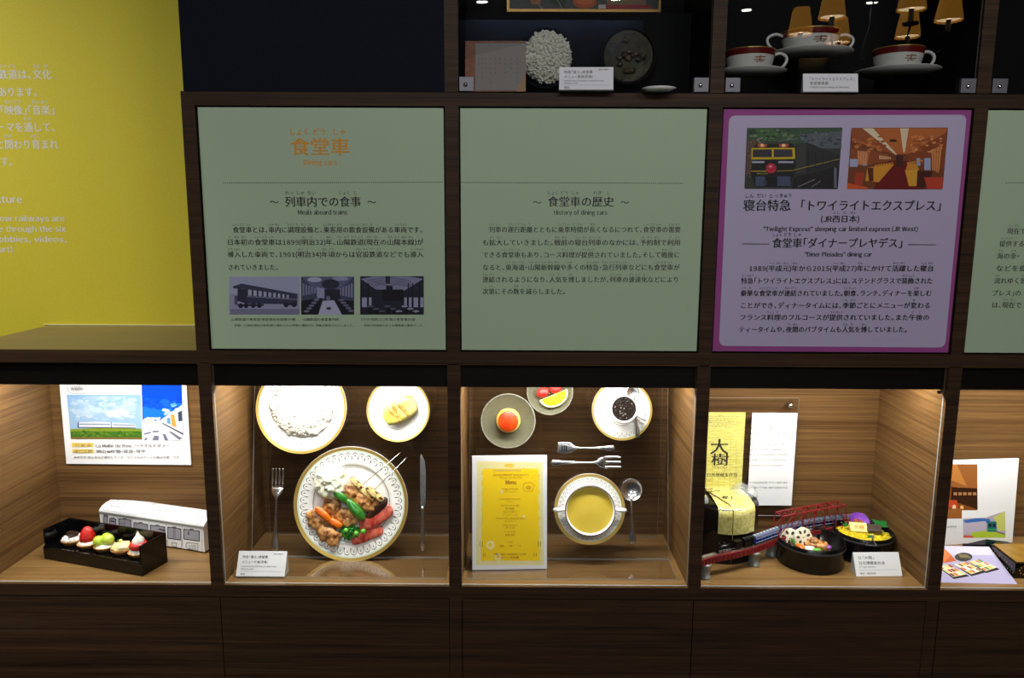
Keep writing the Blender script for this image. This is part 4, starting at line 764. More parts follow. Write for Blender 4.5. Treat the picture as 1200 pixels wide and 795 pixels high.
# wrapped package
LACQ = mat('black_lacquer',(7,7,8),rough=0.22,spec=0.32); FILM = clear('cling_film',(0.97,0.98,0.98),3.0,0.08,0.18)
PKX,PKY,PKR=1.238,0.207,0.0865; front=Vector((PKX,PKY-PKR,0)); pz=atY(866,598.5,PKY-PKR).z
t=thing('wrapped_lunch_pot','tall round black lunch pot wrapped in gold foil and tied with string','lunch box',(PKX,PKY,FZ)); H=pz-FZ
MB().lathe([(0,0),(PKR*.93,0),(PKR*.96,.004),(PKR*.96,H*.5),(PKR,H*.5+.004),(PKR,H-.006),(PKR*.97,H-.001),(0,H-.001)],64).build('pot',LACQ,t)
k0=atY(843,600,PKY-PKR).x-PKX; k1=atY(889,596,PKY-PKR*.85).x-PKX; k0=max(k0,-.052); k1=min(k1,.062)
zd=atY(865,627,PKY-PKR).z-FZ; m=MB(); rows=[]
import itertools
def drape(ang,x):   # y,z across the lid, then down the front wall
    yb=math.sqrt(max(PKR**2-x*x,0)); 
    return yb
random.seed(7); NU=14; V=[]; NV=22
for j in range(NV):
    for i in range(NU):
        x=k0+(k1-k0)*i/(NU-1); yb=math.sqrt(PKR**2-x*x)+.0012; u=j/(NV-1)*(2*yb+(H-zd)*2+.0); s_=u-(H-zd)
        if s_<0: p=(x,-yb,H+s_)
        elif s_<2*yb: p=(x,-yb+s_,H+.0015+.004*math.sin(math.pi*s_/(2*yb)))
        else: p=(x,yb,H-(s_-2*yb))
        q=noise.noise(Vector(p)*60)*.0022; V.append((p[0]*(1.0 if s_>=0 else 1-0.06*s_/.04*0),p[1]-abs(q)*(1 if s_<0 else 0),p[2]+(abs(q) if 0<=s_<2*yb else 0)))
m.add(V,[(j*NU+i,j*NU+i+1,(j+1)*NU+i+1,(j+1)*NU+i) for j in range(NV-1) for i in range(NU-1)],smooth=True)
m.build('gold_band',GOLDW,t)
STR = mat('brown_string',(120,92,40),rough=.7)
MB().tube([(-.055,PKR*.9,H+.004),(-.035,.02,H+.0075),(-.004,-PKR*.72,H+.0065),(.0,-PKR-.0035,H-.002),(.0,-PKR-.004,H*.5),(.0,-PKR-.003,.004)],.0011,6).build('string',STR,t)
m=MB()
for i in range(5): a=i*1.1; m.tube([(-.03,.018,H+.008),(-.03+.018*math.cos(a),.018+.016*math.sin(a),H+.013),(-.03+.030*math.cos(a+.5),.018+.022*math.sin(a+.5),H+.007)],.0008,5)
m.build('string_bow',STR,t,kind='stuff')
S=Sheet(Matrix.Translation((PKX,PKY,FZ+H+.0064))); u=Vector((.97,-.25,0)).normalized(); v=Vector((.25,.97,0)).normalized()
S.glyphs('大樹',Vector((-.042,-.012,0)),u,v,(.030,.022),'b'); S.done(t,inks={'b':('brush_lettering',INK)})
m=MB(); random.seed(11)
for (cx,cy,rr,hh) in ((.058,.035,.030,.020),(-.066,-.02,.022,.012)): m.blob((cx,cy,H),(rr,rr*1.1,hh),.5,55,cx*100,20,12)
m.build('plastic_film',FILM,t,kind='stuff')
# bridge and train
TZ = atY(825,652,0.061).z; BRR = mat('bridge_red',(118,24,28),(140,32,36),scale=50,rough=.45); TRK=mat('track_grey',(120,108,92),(150,140,124),scale=200,rough=.6)
PIX=[(812,655),(838,649.5),(862,645),(884,639),(906,630.5),(930,623),(960,617.0),(988,612),(1004,608.5),(1020,605)]
def onY(px,Y):
    lo,hi=400,795
    for _ in range(40):
        m_=(lo+hi)/2
        if atY(px,m_,Y).z>TZ: lo=m_
        else: hi=m_
    return atY(px,lo,Y)
path=[atZ(x,y,TZ) for x,y in PIX[:5]]+[onY(930,.212),onY(960,.243),onY(988,.262),onY(1004,.270),onY(1020,.276)]; path[0].x=max(path[0].x,1.1385)
t=thing('model_bridge','red model railway bridge with a truss span and grey piers, behind the front lunch pot','model bridge',(path[4].x,path[4].y,FZ)); inv=Matrix.Translation(-t.matrix_world.translation)
def seg(mb,p,q,w_,h,up=(0,0,1)):
    d=(q-p); b=d.cross(Vector(up)).normalized()*w_/2; n=b.cross(d).normalized()*h/2
    vs=[p+b+n,p-b+n,p-b-n,p+b-n,q+b+n,q-b+n,q-b-n,q+b-n]; mb.add(vs,[(0,1,2,3),(7,6,5,4),(0,4,5,1),(1,5,6,2),(2,6,7,3),(3,7,4,0)],M=inv)
perp=[]
for i in range(len(path)): d=(path[min(i+1,9)]-path[max(i-1,0)]).normalized(); perp.append(Vector((-d.y,d.x,0)))
m=MB(); 
for p,q in zip(path[:5],path[1:5]):
    seg(m,p-Vector((0,0,.0085)),q-Vector((0,0,.0085)),.020,.0155)
m.build('girder_deck',BRR,t)
m=MB()
for (p,q,np,nq) in zip(path,path[1:],perp,perp[1:]):
    seg(m,p,q,.012,.002)
    for s_ in (-1,1): seg(m,p+np*s_*.0045+Vector((0,0,.0018)),q+nq*s_*.0045+Vector((0,0,.0018)),.001,.0015)
m.build('track',TRK,t)
# girder web with ribs
for i in range(4):
    p,q=path[i],path[i+1]; n_=5
    for k_ in range(n_): c=p.lerp(q,(k_+.5)/n_)-perp[i]*.0107-Vector((0,0,.0065)); c=c-Vector((0,0,.002)); o=MB(); seg(o,c-Vector((0,0,.0068)),c+Vector((0,0,.0068)),.0015,.0015,(1,0,0)); o.build('girder_rib',BRR,t)
# truss
b0=path[4]; b1=path[7]; W=.016; nn=perp[6]; dirv=(b1-b0).normalized(); hz=max(.036,min(.06,atY(921,603,b0.y).z-TZ))
NB=6
for s_ in (-1,1):
    o=MB(); seg(o,b0+nn*s_*W,b1+nn*s_*W,.004,.010); o.build('bottom_chord',BRR,t)
    T0=b0.lerp(b1,.07)+nn*s_*W*.92+Vector((0,0,hz)); T1=b0.lerp(b1,.95)+nn*s_*W*.92+Vector((0,0,hz)); o=MB(); seg(o,T0,T1,.0032,.0034); o.build('top_chord',BRR,t)
    for k_ in range(NB+1):
        u=k_/NB; P0=b0.lerp(b1,u)+nn*s_*W; Tm=T0.lerp(T1,min(1,max(0,(u-.0)*1.0))); o=MB(); seg(o,P0,Tm,.0022,.0022,(0,1,0)); o.build('truss_post',BRR,t)
        if k_<NB: Pn=b0.lerp(b1,(k_+1)/NB)+nn*s_*W; Tn=T0.lerp(T1,(k_+1)/NB); o=MB(); seg(o,*( (P0,Tn) if k_<NB/2 else (Pn,Tm) ),.0016,.0016,(0,1,0)); o.build('truss_brace',BRR,t)
for k_ in range(NB+1):
    A=b0.lerp(b1,.07).lerp(b0.lerp(b1,.95),k_/NB)+Vector((0,0,hz)); o=MB(); seg(o,A-nn*W*.9,A+nn*W*.9,.002,.002); o.build('top_strut',BRR,t)
    if k_<NB: B=b0.lerp(b1,.07).lerp(b0.lerp(b1,.95),(k_+1)/NB)+Vector((0,0,hz)); o=MB(); seg(o,A-nn*W*.9*(1 if k_%2 else -1),B+nn*W*.9*(1 if k_%2 else -1),.0014,.0014); o.build('top_brace',BRR,t)
PG = mat('pier_grey',(122,122,120),(140,140,136),scale=90,rough=.4,metal=.3)
for i,(x,y) in enumerate(((826,664),(881,654),(908,646))):
    p=path[0].lerp(path[1],.42) if i==0 else (path[3] if i==1 else path[4]+Vector((.0,.012,0))); m=MB()
    Mp=inv@Matrix.Translation((p.x,p.y,FZ))@Matrix.Rotation(math.atan2(perp[i*2].y,perp[i*2].x),4,'Z')@Matrix.Diagonal((1.35,1,1,1))
    m.lathe([(0,0),(.0125,0),(.0125,.003),(.0105,.004),(.0105,TZ-FZ-.024),(.0125,TZ-FZ-.022),(.0125,TZ-FZ-.0168),(0,TZ-FZ-.0168)],24,M=Mp); m.build('pier',PG,t)
# rolling stock: along the track
CUM=[0]
for p,q in zip(path,path[1:]): CUM.append(CUM[-1]+(q-p).length)
def on(s_):
    for i in range(9):
        if s_<=CUM[i+1] or i==8:
            u=(s_-CUM[i])/(CUM[i+1]-CUM[i]); return path[i].lerp(path[i+1],u),(path[i+1]-path[i]).normalized()
def near_s(px):  # distance along the track under a picture column
    best=min(range(400),key=lambda k_: abs(ppx(on(CUM[-1]*k_/400)[0])-px)); return CUM[-1]*best/400
def ppx(p): v=RM@(p-CAM); return 600+FPX*v.x/v.y
def carriage(label,name,xa,xb,body,roof,detail,loco=False,group=None,stripe=None):
    sa,sb=near_s(xa),near_s(xb); p,_=on(sa); q,_=on(sb); d=q-p; L=d.length
    M=Matrix.Translation((p.x,p.y,TZ+.0028))@Matrix.Rotation(math.atan2(d.y,d.x),4,'Z'); t=thing(name,label,'model train',M,group)
    MB().box(.002,L-.002,-.0055,.0055,0,.0035).build('underframe',BLKACR,t)
    if loco:
        m=MB().tube([(.004,0,.011),(L*.72,0,.011)],.0062,16); m.build('boiler',LACQ,t); MB().box(L*.72,L-.001,-.0075,.0075,.0036,.021).build('cab',LACQ,t,bevel=.0005)
        MB().tube([(.010,0,.016),(.010,0,.024)],.0022,10).build('chimney',LACQ,t); MB().tube([(.026,0,.016),(.026,0,.021)],.003,10).build('dome',LACQ,t)
        for i in range(4):
            for s_ in (-1,1): MB().lathe([(0,-.0006),(.0042,-.0006),(.0042,.0006),(0,.0006)],14).build('wheel',STEEL,t,M=Matrix.Translation((.010+i*.0095,s_*.0066,.0026))@Matrix.Rotation(math.pi/2,4,'X'))
        MB().box(.004,L*.7,-.0076,-.0066,.0055,.0065).build('side_rod',STEEL,t); return t
    MB().box(.001,L-.001,-.0085,.0085,.0036,.0175).build('body',body,t,bevel=.0006)
    m=MB(); m.prism([(-.0086,0),(-.0075,.003),(-.004,.0052),(.004,.0052),(.0075,.003),(.0086,0)],.001,L-.001,M=Matrix(((0,0,1,0),(1,0,0,0),(0,1,0,.0176),(0,0,0,1)))); m.build('roof',roof,t)
    if stripe: MB().box(.002,L-.002,-.0089,-.0086,.0060,.0072).build('stripe',stripe,t); MB().box(.002,L-.002,-.0089,-.0086,.0150,.0158).build('stripe',stripe,t)
    n=max(3,int(L/.012))
    for i in range(n): x=.006+(L-.012)*i/(n-1); MB().box(x-.0022,x+.0022,-.0022,.0022,.0222,.0238).build('roof_vent',detail,t); 
    for i in range(n): x=.006+(L-.012)*i/(n-1); MB().box(x-.003,x+.003,-.0088,-.0086,.0092,.0132).build('window',BLKACR,t)
    return t
BLUE=mat('coach_blue',(26,60,160),rough=.3); BLUED=mat('coach_dark_blue',(20,34,88),rough=.3); SILV=mat('coach_roof_grey',(96,104,128),rough=.4,metal=.1); DGR=mat('vent_dark_grey',(60,62,70),rough=.5); WHS=mat('white_stripe',(210,212,220),rough=.4); LRED=mat('loco_red',(180,58,46),rough=.35)
carriage('black model steam locomotive on the red bridge approach','model_steam_locomotive',838,868,LACQ,LACQ,STEEL,True)
carriage('short black tender behind the model steam locomotive','model_tender',869,881,LACQ,LACQ,DGR)
carriage('first bright blue model coach, on the bridge approach below the gold package','model_coach',882,911,BLUE,SILV,WHS,group='blue model coaches',stripe=WHS)
carriage('blue model coach at the near end of the truss','model_coach',912.5,937,BLUE,SILV,DGR,group='blue model coaches',stripe=WHS)
carriage('blue model coach in the middle of the truss','model_coach',938.5,962,BLUED,SILV,DGR,group='blue model coaches',stripe=WHS)
carriage('blue model coach at the far end of the truss','model_coach',963.5,985,BLUED,SILV,DGR,group='blue model coaches',stripe=WHS)
carriage('red and grey model locomotive beyond the far end of the truss','model_diesel_locomotive',986.5,1012,LRED,SILV,LRED,stripe=WHS)
# lunch pots
RIMB=mat('rim_highlight_grey',(58,58,62),rough=.35)  # grey painted in for the highlight along the black rim bead
def pot(label,cx,cy,R,H):
    t=thing('lunch_pot',label,'lunch box',(cx,cy,FZ),'round black lunch pots')
    MB().lathe([(0,0),(R*.965,0),(R*.975,.003),(R*.975,H-.016),(R*.99,H-.014),(R*.99,H-.009),(R*.975,H-.008),(R*.975,H-.001),(R*.955,H),(R*.93,H-.002),(R*.92,H*.45),(0,H*.45)],72).build('pot_body',LACQ,t)
    MB().lathe([(R*.992,H-.0138),(R*1.0,H-.0122),(R*1.0,H-.0105),(R*.99,H-.009)],72).build('rim_bead',RIMB,t); return t
P1=(1.4465,.150); R1=.0825; H1=.062; pot('front round black lunch pot with lotus root slices and chicken',P1[0],P1[1],R1,H1)
c2=atZ(1012,621.5,FZ+.066); P2=(c2.x,c2.y); R2=.0735; H2=.068; pot('rear round black lunch pot with yellow egg shreds and a purple cup',P2[0],P2[1],R2,H2)
def top(name,label,cat,px,py,z,rad,m,amp=.15,freq=70,seed=1,rz=0,rx=0,power=1,group=None,y=None):
    p=atZ(px,py,FZ+z) ; o=MB().blob((0,0,0),rad,amp,freq,seed,24,16,power=power).build(name,m); o.matrix_world=Matrix.Translation(p)@Matrix.Rotation(rz,4,'Z')@Matrix.Rotation(rx,4,'X'); return props(o,label,cat,group)
LOT=mat('lotus_root',(222,212,184),(238,232,212),scale=80,rough=.35,coat=.3); LOTD=mat('lotus_hole',(52,44,34),rough=.6)
o=MB().blob((-.012,-.010,-.002),(R1*.70,R1*.68,.008),.12,90,4,40,12).build('seasoned_rice',mat('seasoned_rice',(150,110,62),(212,190,150),scale=160,rough=.5,bump=.4),kind='stuff'); o.matrix_world=Matrix.Translation((P1[0],P1[1],FZ+H1*.45+.007)); props(o,'bed of brown seasoned rice in the front lunch pot','rice')
f=zf(890,580,6.667)
for (x,y,l,rz) in ((238,342,'left lotus root slice standing in the front lunch pot',-.5),(340,335,'right lotus root slice standing in the front lunch pot',.25)):
    p=atY(*f(x,y),P1[1]+.012 if x<300 else P1[1]); t=thing('lotus_root_slice',l,'lotus root',Matrix.Translation(p)@Matrix.Rotation(rz,4,'Z')@Matrix.Rotation(math.radians(72),4,'X'),'lotus root slices')
    r=.0255; MB().lathe([(0,-.0025),(r*.9,-.0025),(r,-.0015),(r,.0015),(r*.92,.0025),(0,.0025)],36,wave=lambda a:.03*math.cos(8*a)).build('slice_body',LOT,t)
    for i in range(7): a=i*2*math.pi/7+.3; MB().disc(.0042,0,12).build('hole',LOTD,t,M=Matrix.Translation((r*.6*math.cos(a),r*.6*math.sin(a),.0027))@Matrix.Rotation(a,4,'Z')@Matrix.Diagonal((1.25,.8,1,1)))
    MB().disc(.0014,.0027,10).build('hole',LOTD,t)
zt=.048
top('bean_pod','green bean pod leaning on the lotus slices','bean',*f(280,392),zt,(.004,.022,.005),GREENP,.1,60,2,.25,.5)
top('mushroom_piece','dark mushroom piece left of the green bean pod','mushroom',*f(252,398),zt,(.007,.017,.007),AUB,.25,70,3,.2,.4)
top('carrot_piece','small orange carrot piece in the front lunch pot','carrot',*f(318,408),zt,(.008,.013,.006),CARROT,.08,60,4,.5,.2,.7)
top('chicken_piece','flat grilled chicken slab in the front lunch pot','chicken',*f(450,392),zt,(.028,.016,.010),FRY,.2,70,5,-.35,.1,.8,'chicken in the front lunch pot')
top('chicken_piece','small fried chicken nugget beside the right lotus slice','chicken',*f(422,365),zt+.008,(.012,.010,.010),FRY,.35,90,6,0,0,1,'chicken in the front lunch pot')
top('sesame_rice','pale rice lump at the front rim of the lunch pot','rice',*f(385,425),zt-.004,(.018,.010,.007),RICE,.3,110,6)
top('green_garnish','green garnish below the chicken in the front pot','garnish',*f(452,432),zt,(.010,.006,.004),PEA,.4,120,7)
top('pickle','purple pickle at the right of the front lunch pot','pickle',*f(535,412),zt-.002,(.009,.009,.005),mat('purple_pickle',(120,50,140),(150,80,170),scale=90,rough=.3),.3,120,8)
# rear pot food
EGG=mat('yellow_egg_shreds',(240,214,20),(250,232,60),scale=180,rough=.5,bump=.5)
Z2=FZ+H2; m=MB().blob((0,0,0),(R2*.84,R2*.80,.011),.18,110,4,48,16); random.seed(9)
for i in range(420):
    a=random.random()*6.28; rr=math.sqrt(random.random())*.86; x=R2*rr*math.cos(a); y=R2*rr*math.sin(a)*.95; z=.010*math.sqrt(max(0,1-rr*rr))+random.uniform(0,.004); b=random.random()*3.1; l=random.uniform(.004,.008)
    m.tube([(x-l*math.cos(b),y-l*math.sin(b),z-.001),(x,y,z+.002),(x+l*math.cos(b),y+l*math.sin(b),z-.001)],.0009,4)
o=m.build('egg_shreds',EGG,kind='stuff'); o.matrix_world=Matrix.Translation((P2[0],P2[1],Z2-.020)); props(o,'bed of bright yellow egg shreds in the rear lunch pot','egg')
p=atZ(*f(765,215),Z2+.004); t=thing('food_cup','purple pleated paper cup at the back of the rear lunch pot','paper cup',Matrix.Translation((p.x,p.y,Z2-.006))@Matrix.Rotation(.55,4,'X'))
MB().lathe([(.008,0),(.012,.001),(.024,.024),(.0245,.0245),(.0235,.024),(.0115,.002),(0,.002)],96,wave=lambda a:.07*math.cos(24*a)).build('cup',mat('purple_foil_cup',(118,56,170),(140,70,190),scale=50,rough=.35),t)
o=top('simmered_beans','brown simmered beans inside the purple paper cup','beans',*f(768,212),H2+.004,(.013,.012,.007),mat('brown_beans',(110,46,26),(170,90,50),scale=160,rough=.25,bump=.5),.4,160,4)
p=atZ(*f(770,268),Z2-.001); t=thing('omelette_slab','pale yellow rolled omelette slab with brown brand marks','omelette',Matrix.Translation((p.x,p.y,Z2+.002))@Matrix.Rotation(-.15,4,'Z')@Matrix.Rotation(.75,4,'X'))
MB().box(-.021,.021,-.013,.013,-.006,.006).build('omelette',mat('rolled_omelette',(232,212,120),(244,228,150),scale=60,rough=.45),t,bevel=.0015)
S=Sheet(t.matrix_world,.0064); S.glyphs('大樹',Vector((-.013,-.006,.0064)),Vector((1,0,0)),Vector((0,1,0)),(.013,.014),'r'); S.done(t,inks={'r':('brand_mark',mat('brown_brand',(190,120,50),rough=.6))})
p=atZ(*f(893,268),Z2+.002); t=thing('konjac_block','dark brown konjac block beside the pale omelette','konjac',Matrix.Translation((p.x,p.y,Z2+.001))@Matrix.Rotation(-.25,4,'Z')@Matrix.Rotation(.35,4,'X'))
MB().box(-.018,.018,-.013,.013,-.009,.007).build('block',mat('dark_konjac',(66,54,50),(84,72,66),scale=200,rough=.4),t,bevel=.002)
LEAF=mat('green_plastic_leaf',(16,104,42),rough=.3)
for (x,y,w_,h_,rz,l) in ((940,240,.040,.026,-.35,'green plastic leaf divider behind the brown block'),(672,248,.018,.012,.3,'green garnish left of the purple cup'),(868,338,.020,.010,-.1,'green garnish at the front rim of the rear pot')):
    p=atZ(*f(x,y),Z2+.001); o=MB().prism([(-w_/2,-h_/2),(w_/2,-h_/3),(w_*.35,0),(w_/2,h_/2),(0,h_*.35),(-w_/2,h_/2),(-w_*.3,0)],0,.0008).build('leaf_divider',LEAF); o.matrix_world=Matrix.Translation(p+Vector((0,0,.004)))@Matrix.Rotation(rz,4,'Z')@Matrix.Rotation(.5,4,'X'); props(o,l,'garnish','green leaf dividers')
pw=atZ(*f(875,350),Z2-.004); t=thing('wire_handle','small triangular wire handle on the rim of the rear lunch pot','wire handle',pw)
a_=f(828,393); b_=f(918,402); c_=f(880,345); yy=P2[1]-R2-.002; q=[atY(*f(828,393),yy-.012),atY(*f(918,402),yy-.012),atY(*f(885,352),yy+.002)]; q=[v-pw for v in q]
MB().tube([q[2],q[0],q[1],q[2]],.0009,6).build('triangle_wire',STEEL,t); MB().tube([q[2],q[2]+Vector((0,.004,.012))],.0018,8).build('hook',STEEL,t)
card('white label card standing in front of the rear lunch pot',(1003.5,676.5),(1058,676),.058,[('SL「大樹」',.09,.45,.72,.0085),('日光埋蔵金弁当',.09,.66,.50,.0085),('SL "Taiju" lunch box',.09,.45,.37,.0045),('-',.09,.92,.27,0),('提供',.09,.19,.10,.005),('東武商事',.24,.43,.10,.005)],28)
# ================================================================== CELL 5 : pictures, leaflet, black box
t,M,w_,h=board('picture_board','pale board with a warm restaurant photo and a blossom train photo','board',(1085,640),(1186.5,636),FZ,.006,2.5,top=(1184,538))
S=Sheet(M); f=zf(1095,530,4.97)
S.rect(-60,72,250,388,(130,70,30),f); S.poly([(-60,72),(250,72),(250,215),(120,205),(0,150)],(150,92,46),f); S.poly([(-60,72),(130,72),(190,200),(60,150)],(184,120,58),f); S.ell(140,222,26,16,(236,180,80),f); S.poly([(100,205),(250,212),(252,335),(150,300),(95,290)],(52,28,16),f)
for i in range(5): S.rect(112+i*28,235,132+i*28,252,(170,120,80),f)
S.rect(-60,280,130,388,(120,60,24),f); S.poly([(20,282),(132,280),(134,325),(20,325)],(190,70,40),f); S.ell(115,325,11,18,(236,200,160),f); S.ell(160,325,10,14,(240,190,110),f); S.rect(0,330,165,386,(150,90,40),f)
S.rect(160,340,416,502,(240,240,244),f); S.poly([(166,388),(300,382),(412,344),(414,500),(168,498)],(176,168,186),f); S.poly([(170,398),(250,386),(320,390),(330,412),(180,412)],(58,110,190),f); S.poly([(168,415),(300,402),(300,470),(168,480)],(196,184,204),f)
S.poly([(340,380),(412,345),(414,460),(372,460),(360,410)],(200,204,110),f); S.poly([(210,470),(300,458),(414,478),(414,500),(220,500)],(176,200,60),f); S.poly([(168,485),(230,490),(225,500),(168,500)],(220,90,70),f)
S.rect(308,405,362,465,(40,110,110),f); S.rect(316,418,332,438,(30,40,60),f); S.rect(340,418,356,438,(30,40,60),f); S.line([(305,452),(364,452)],1,(60,180,80),f); S.line([(362,465),(412,480)],1.4,(120,100,80),f)
tx(S,f,'ものがたり',62,132,442,3.4,'k'); S.done(t,pm=GLOSSPRINT)
A=atZ(1103.5,683,FZ); B=atZ(1192.5,685,FZ); LM=plane(A,math.radians(78),math.atan2(B.y-A.y,B.x-A.x)); h=loc(LM,1160,641).y; w_=(B-A).length
t=thing('lunch_leaflet','glossy lilac leaflet with lunch box photos lying at the front of the right cell','leaflet',LM)
TRx=loc(LM,1159,641).x; TLx=loc(LM,1103,640).x
BRx=loc(LM,1192,684.5).x
MB().prism([(-.05,0),(BRx,0),(TRx,h),(-.05,h)],-.002,0).build('leaflet_sheet',mat('lilac_paper',(176,168,206),rough=.4),t)
S=Sheet(LM); S.poly([(0,545),(320,556),(350,600),(0,600)],(206,202,226),f); S.poly([(60,565),(130,635),(40,650),(-20,640)],(190,90,40),f); S.poly([(60,565),(100,600),(60,640),(30,640)],(214,120,60),f)
S.ell(170,612,52,26,(30,30,26),f); S.poly([(135,592),(190,598),(215,618),(150,615)],(110,100,60),f)
def bento(q,cols):
    S.poly([(q[0][0]-4,q[0][1]),(q[1][0]+4,q[1][1]-2),(q[2][0]+16,q[2][1]+12),(q[3][0]+2,q[3][1]+12)],(24,22,26),f); S.poly(q,(236,228,200),f)
    for i in range(4):
        for j in range(3):
            u0,u1=(i+.1)/4,(i+.9)/4; v0,v1=(j+.1)/3,(j+.9)/3
            P_=lambda u,v:(q[0][0]*(1-u)*(1-v)+q[1][0]*u*(1-v)+q[2][0]*u*v+q[3][0]*(1-u)*v, q[0][1]*(1-u)*(1-v)+q[1][1]*u*(1-v)+q[2][1]*u*v+q[3][1]*(1-u)*v)
            S.poly([P_(u0,v0),P_(u1,v0),P_(u1,v1),P_(u0,v1)],cols[(i*3+j)%len(cols)],f)
bento([(200,640),(255,625),(365,672),(298,694)],[(230,190,50),(90,130,60),(206,120,70),(236,220,180)])
bento([(110,655),(180,640),(280,690),(215,712)],[(240,236,220),(214,90,60),(230,180,60),(150,90,50)])
bento([(20,665),(85,655),(188,712),(110,728)],[(214,120,50),(236,214,120),(120,60,40),(240,224,180),(180,60,50)])
S.done(t,pm=GLOSSPRINT)
# black and gold lacquer box, running past the frame
a_=atZ(1188,678,FZ); zt_=atY(1187.5,659.5,a_.y).z; hB=zt_-FZ; bk=atZ(1161,637,zt_); d=(bk-a_); d.z=0; L=d.length; ang=math.atan2(d.y,d.x)-math.pi/2
t=thing('lacquer_box','black lacquer lunch box with a gold lid and dotted side, at the right edge','lunch box',Matrix.Translation(a_)@Matrix.Rotation(ang*.0,4,'Z'))
sh=d.x
def pz_(x,y): return (x+ (sh*y/L),y)
MB().prism([(0,0),(.26,0),(.26+sh,d.y),(sh,d.y)],0,hB-.003).build('box_body',BLKACR,t); MB().prism([(.004,.003),(.25,.003),(.25+sh,d.y-.003),(.004+sh,d.y-.003)],hB-.0029,hB).build('gold_lid',mat('gold_lacquer',(150,112,40),(170,130,52),scale=40,rough=.35,metal=.3),t)
GD=mat('gold_dot',(190,150,90),rough=.4)
n_=Vector((-d.y,sh,0)).normalized()
for i in range(9):
    for j in range(2):
        u=(i+.5+(j*.5))/10; c=Vector((sh*u,d.y*u,hB*(.3+.35*j)))+n_*.0006; MB().disc(.0022,0,8).build('gold_dot',GD,t,M=Matrix.Translation(c)@n_.to_track_quat('Z','Y').to_matrix().to_4x4())
for i in range(8):
    a=i*.785; MB().disc(.0022,0,8).build('gold_dot',GD,t,M=Matrix.Translation((.022+.010*math.cos(a),-.0006,hB*.5+.010*math.sin(a)))@Matrix.Rotation(math.pi/2,4,'X'))
q0=atZ(1128,638.5,FZ+.022); q1=atZ(1157,633,FZ+.022)
t=thing('black_lid','thin black lid edge leaning between the leaflet and the pale board','lid',q0); dd=q1-q0
MB().prism([(0,0),(.13,-.0),(.13,.02),(dd.x,dd.y+.004)],-.004,0).build('lid_plate',BLKACR,t); MB().box(.01,.12,.004,.016,-.022,-.0041).build('lid_rim',BLKACR,t)
# ================================================================== UPPER CASES
CZ0=ZTT+.0005
UM=plane(Vector((.58,.16,CZ0)))
t=thing('rear_board','dark board carrying the bowls in the upper left glass case','display board',UM); MB().box(0,.515,0,.20,-.006,0).build('board',BLACKIN,t)
def ub(name,label,px,py,rpx,m,prof):
    c=loc(UM,px,py,.03); R=rpx*kpx(UM,px,py,.03); t=thing(name,label,'bowl',UM@Matrix.Translation((c.x,c.y,.0005)),'bowls in the upper left case'); MB().lathe([(a*R,b) for a,b in prof],64).build('bowl_body',m,t); return t,R,c
LACQ2 = mat('matt_black_bowl',(6,6,6),rough=.6,spec=.15)
BP=[(0,.006),(.5,.008),(.75,.02),(.93,.036),(1,.040),(1.02,.038),(.8,.014),(.5,0),(0,0)]
t,R,c=ub('rice_bowl','black bowl of white rice in the upper left case',638.5,68,34.5,LACQ2,BP)
m=MB().blob((0,0,0),(R*.84,R*.84,.018),.08,60,2,30,16); random.seed(12)
for i in range(480):
    a=random.random()*6.28; rr=math.sqrt(random.random())*.98; m.blob((R*.86*rr*math.cos(a),R*.86*rr*math.sin(a),.018*math.sqrt(1-rr*rr)+random.uniform(0,.003)),(.0058,.0025,.0023),.05,50,i%5,6,4,rot=Matrix.Rotation(random.random()*3.14,3,'Z')@Matrix.Rotation(random.uniform(-.6,.6),3,'Y'))
o=m.build('rice_serving',RICE,kind='stuff'); o.matrix_world=UM@Matrix.Translation((c.x+.004,c.y,.034)); props(o,'heap of white rice grains in the black upper bowl','rice')
t,R,c=ub('soup_bowl','dark bowl of brown soup right of the rice bowl in the upper case',736,66,31.5,mat('dark_red_lacquer',(12,7,6),rough=.6,spec=.15),BP)
MB().disc(R*.93,.034,48).build('soup',mat('brown_miso_soup',(38,34,16),(70,62,34),scale=60,rough=.15,coat=.4),t); m=MB(); random.seed(5)
for i in range(16): a=random.random()*6.28; rr=random.random()*R*.6; m.blob((rr*math.cos(a),rr*math.sin(a),.036),(.008,.006,.004),.4,90,i,10,8)
m.build('clam_bits',mat('dark_clam_bits',(30,22,18),(90,74,52),scale=120,rough=.4),t,kind='stuff')
# paper menu
A=atZ(545,106.5,CZ0); 
t,M,w_,h=board('breakfast_menu','cream paper menu sheet edged in orange, left in the upper case','menu',(545,107.5),(616,107.5),CZ0,.002,6,h=.105)
MB().box(0,w_,0,h,0.0001,0.0004).build('orange_backing',mat('orange_print',(112,40,20),(120,78,30),scale=60,rough=.6),t); MB().box(w_*.17,w_,0.002,h*.955,0.0005,0.0009).build('inner_sheet',mat('grey_cream_paper',(118,112,106),rough=.6),t); MB().prism([(w_*.84,.0),(w_*1.0,.0),(w_*1.0,h*.38)],.001,.0012).build('gold_corner',mat('gold_corner_print',(132,92,40),rough=.5),t)
S=Sheet(M,.0012); 
for i,x in enumerate((560,564,568,573.5,579.5,585,591,598,605)):
    s_='御朝食献立表'[0:2+(i*3)%5]; 
    for k_,ch in enumerate(s_): S.text(ch,x,x+2,70+k_*5.5,2.4,'g')
S.done(t)
card('white label card below the rice bowl in the upper left case',(655,105.5),(719,105.5),.049,fl('朝食(和食)','breakfast','Japanese'),12,z=CZ0+.0005)
# low white dish at the front of the case
p=atZ(772,107,CZ0); t=thing('low_dish','low white dish edge lying at the front of the upper left case','dish',(p.x,min(p.y,.12),CZ0)); MB().lathe([(0,.001),(.02,.001),(.034,.006),(.036,.0055),(.022,0),(0,0)],40).build('dish_body',PORC,t)
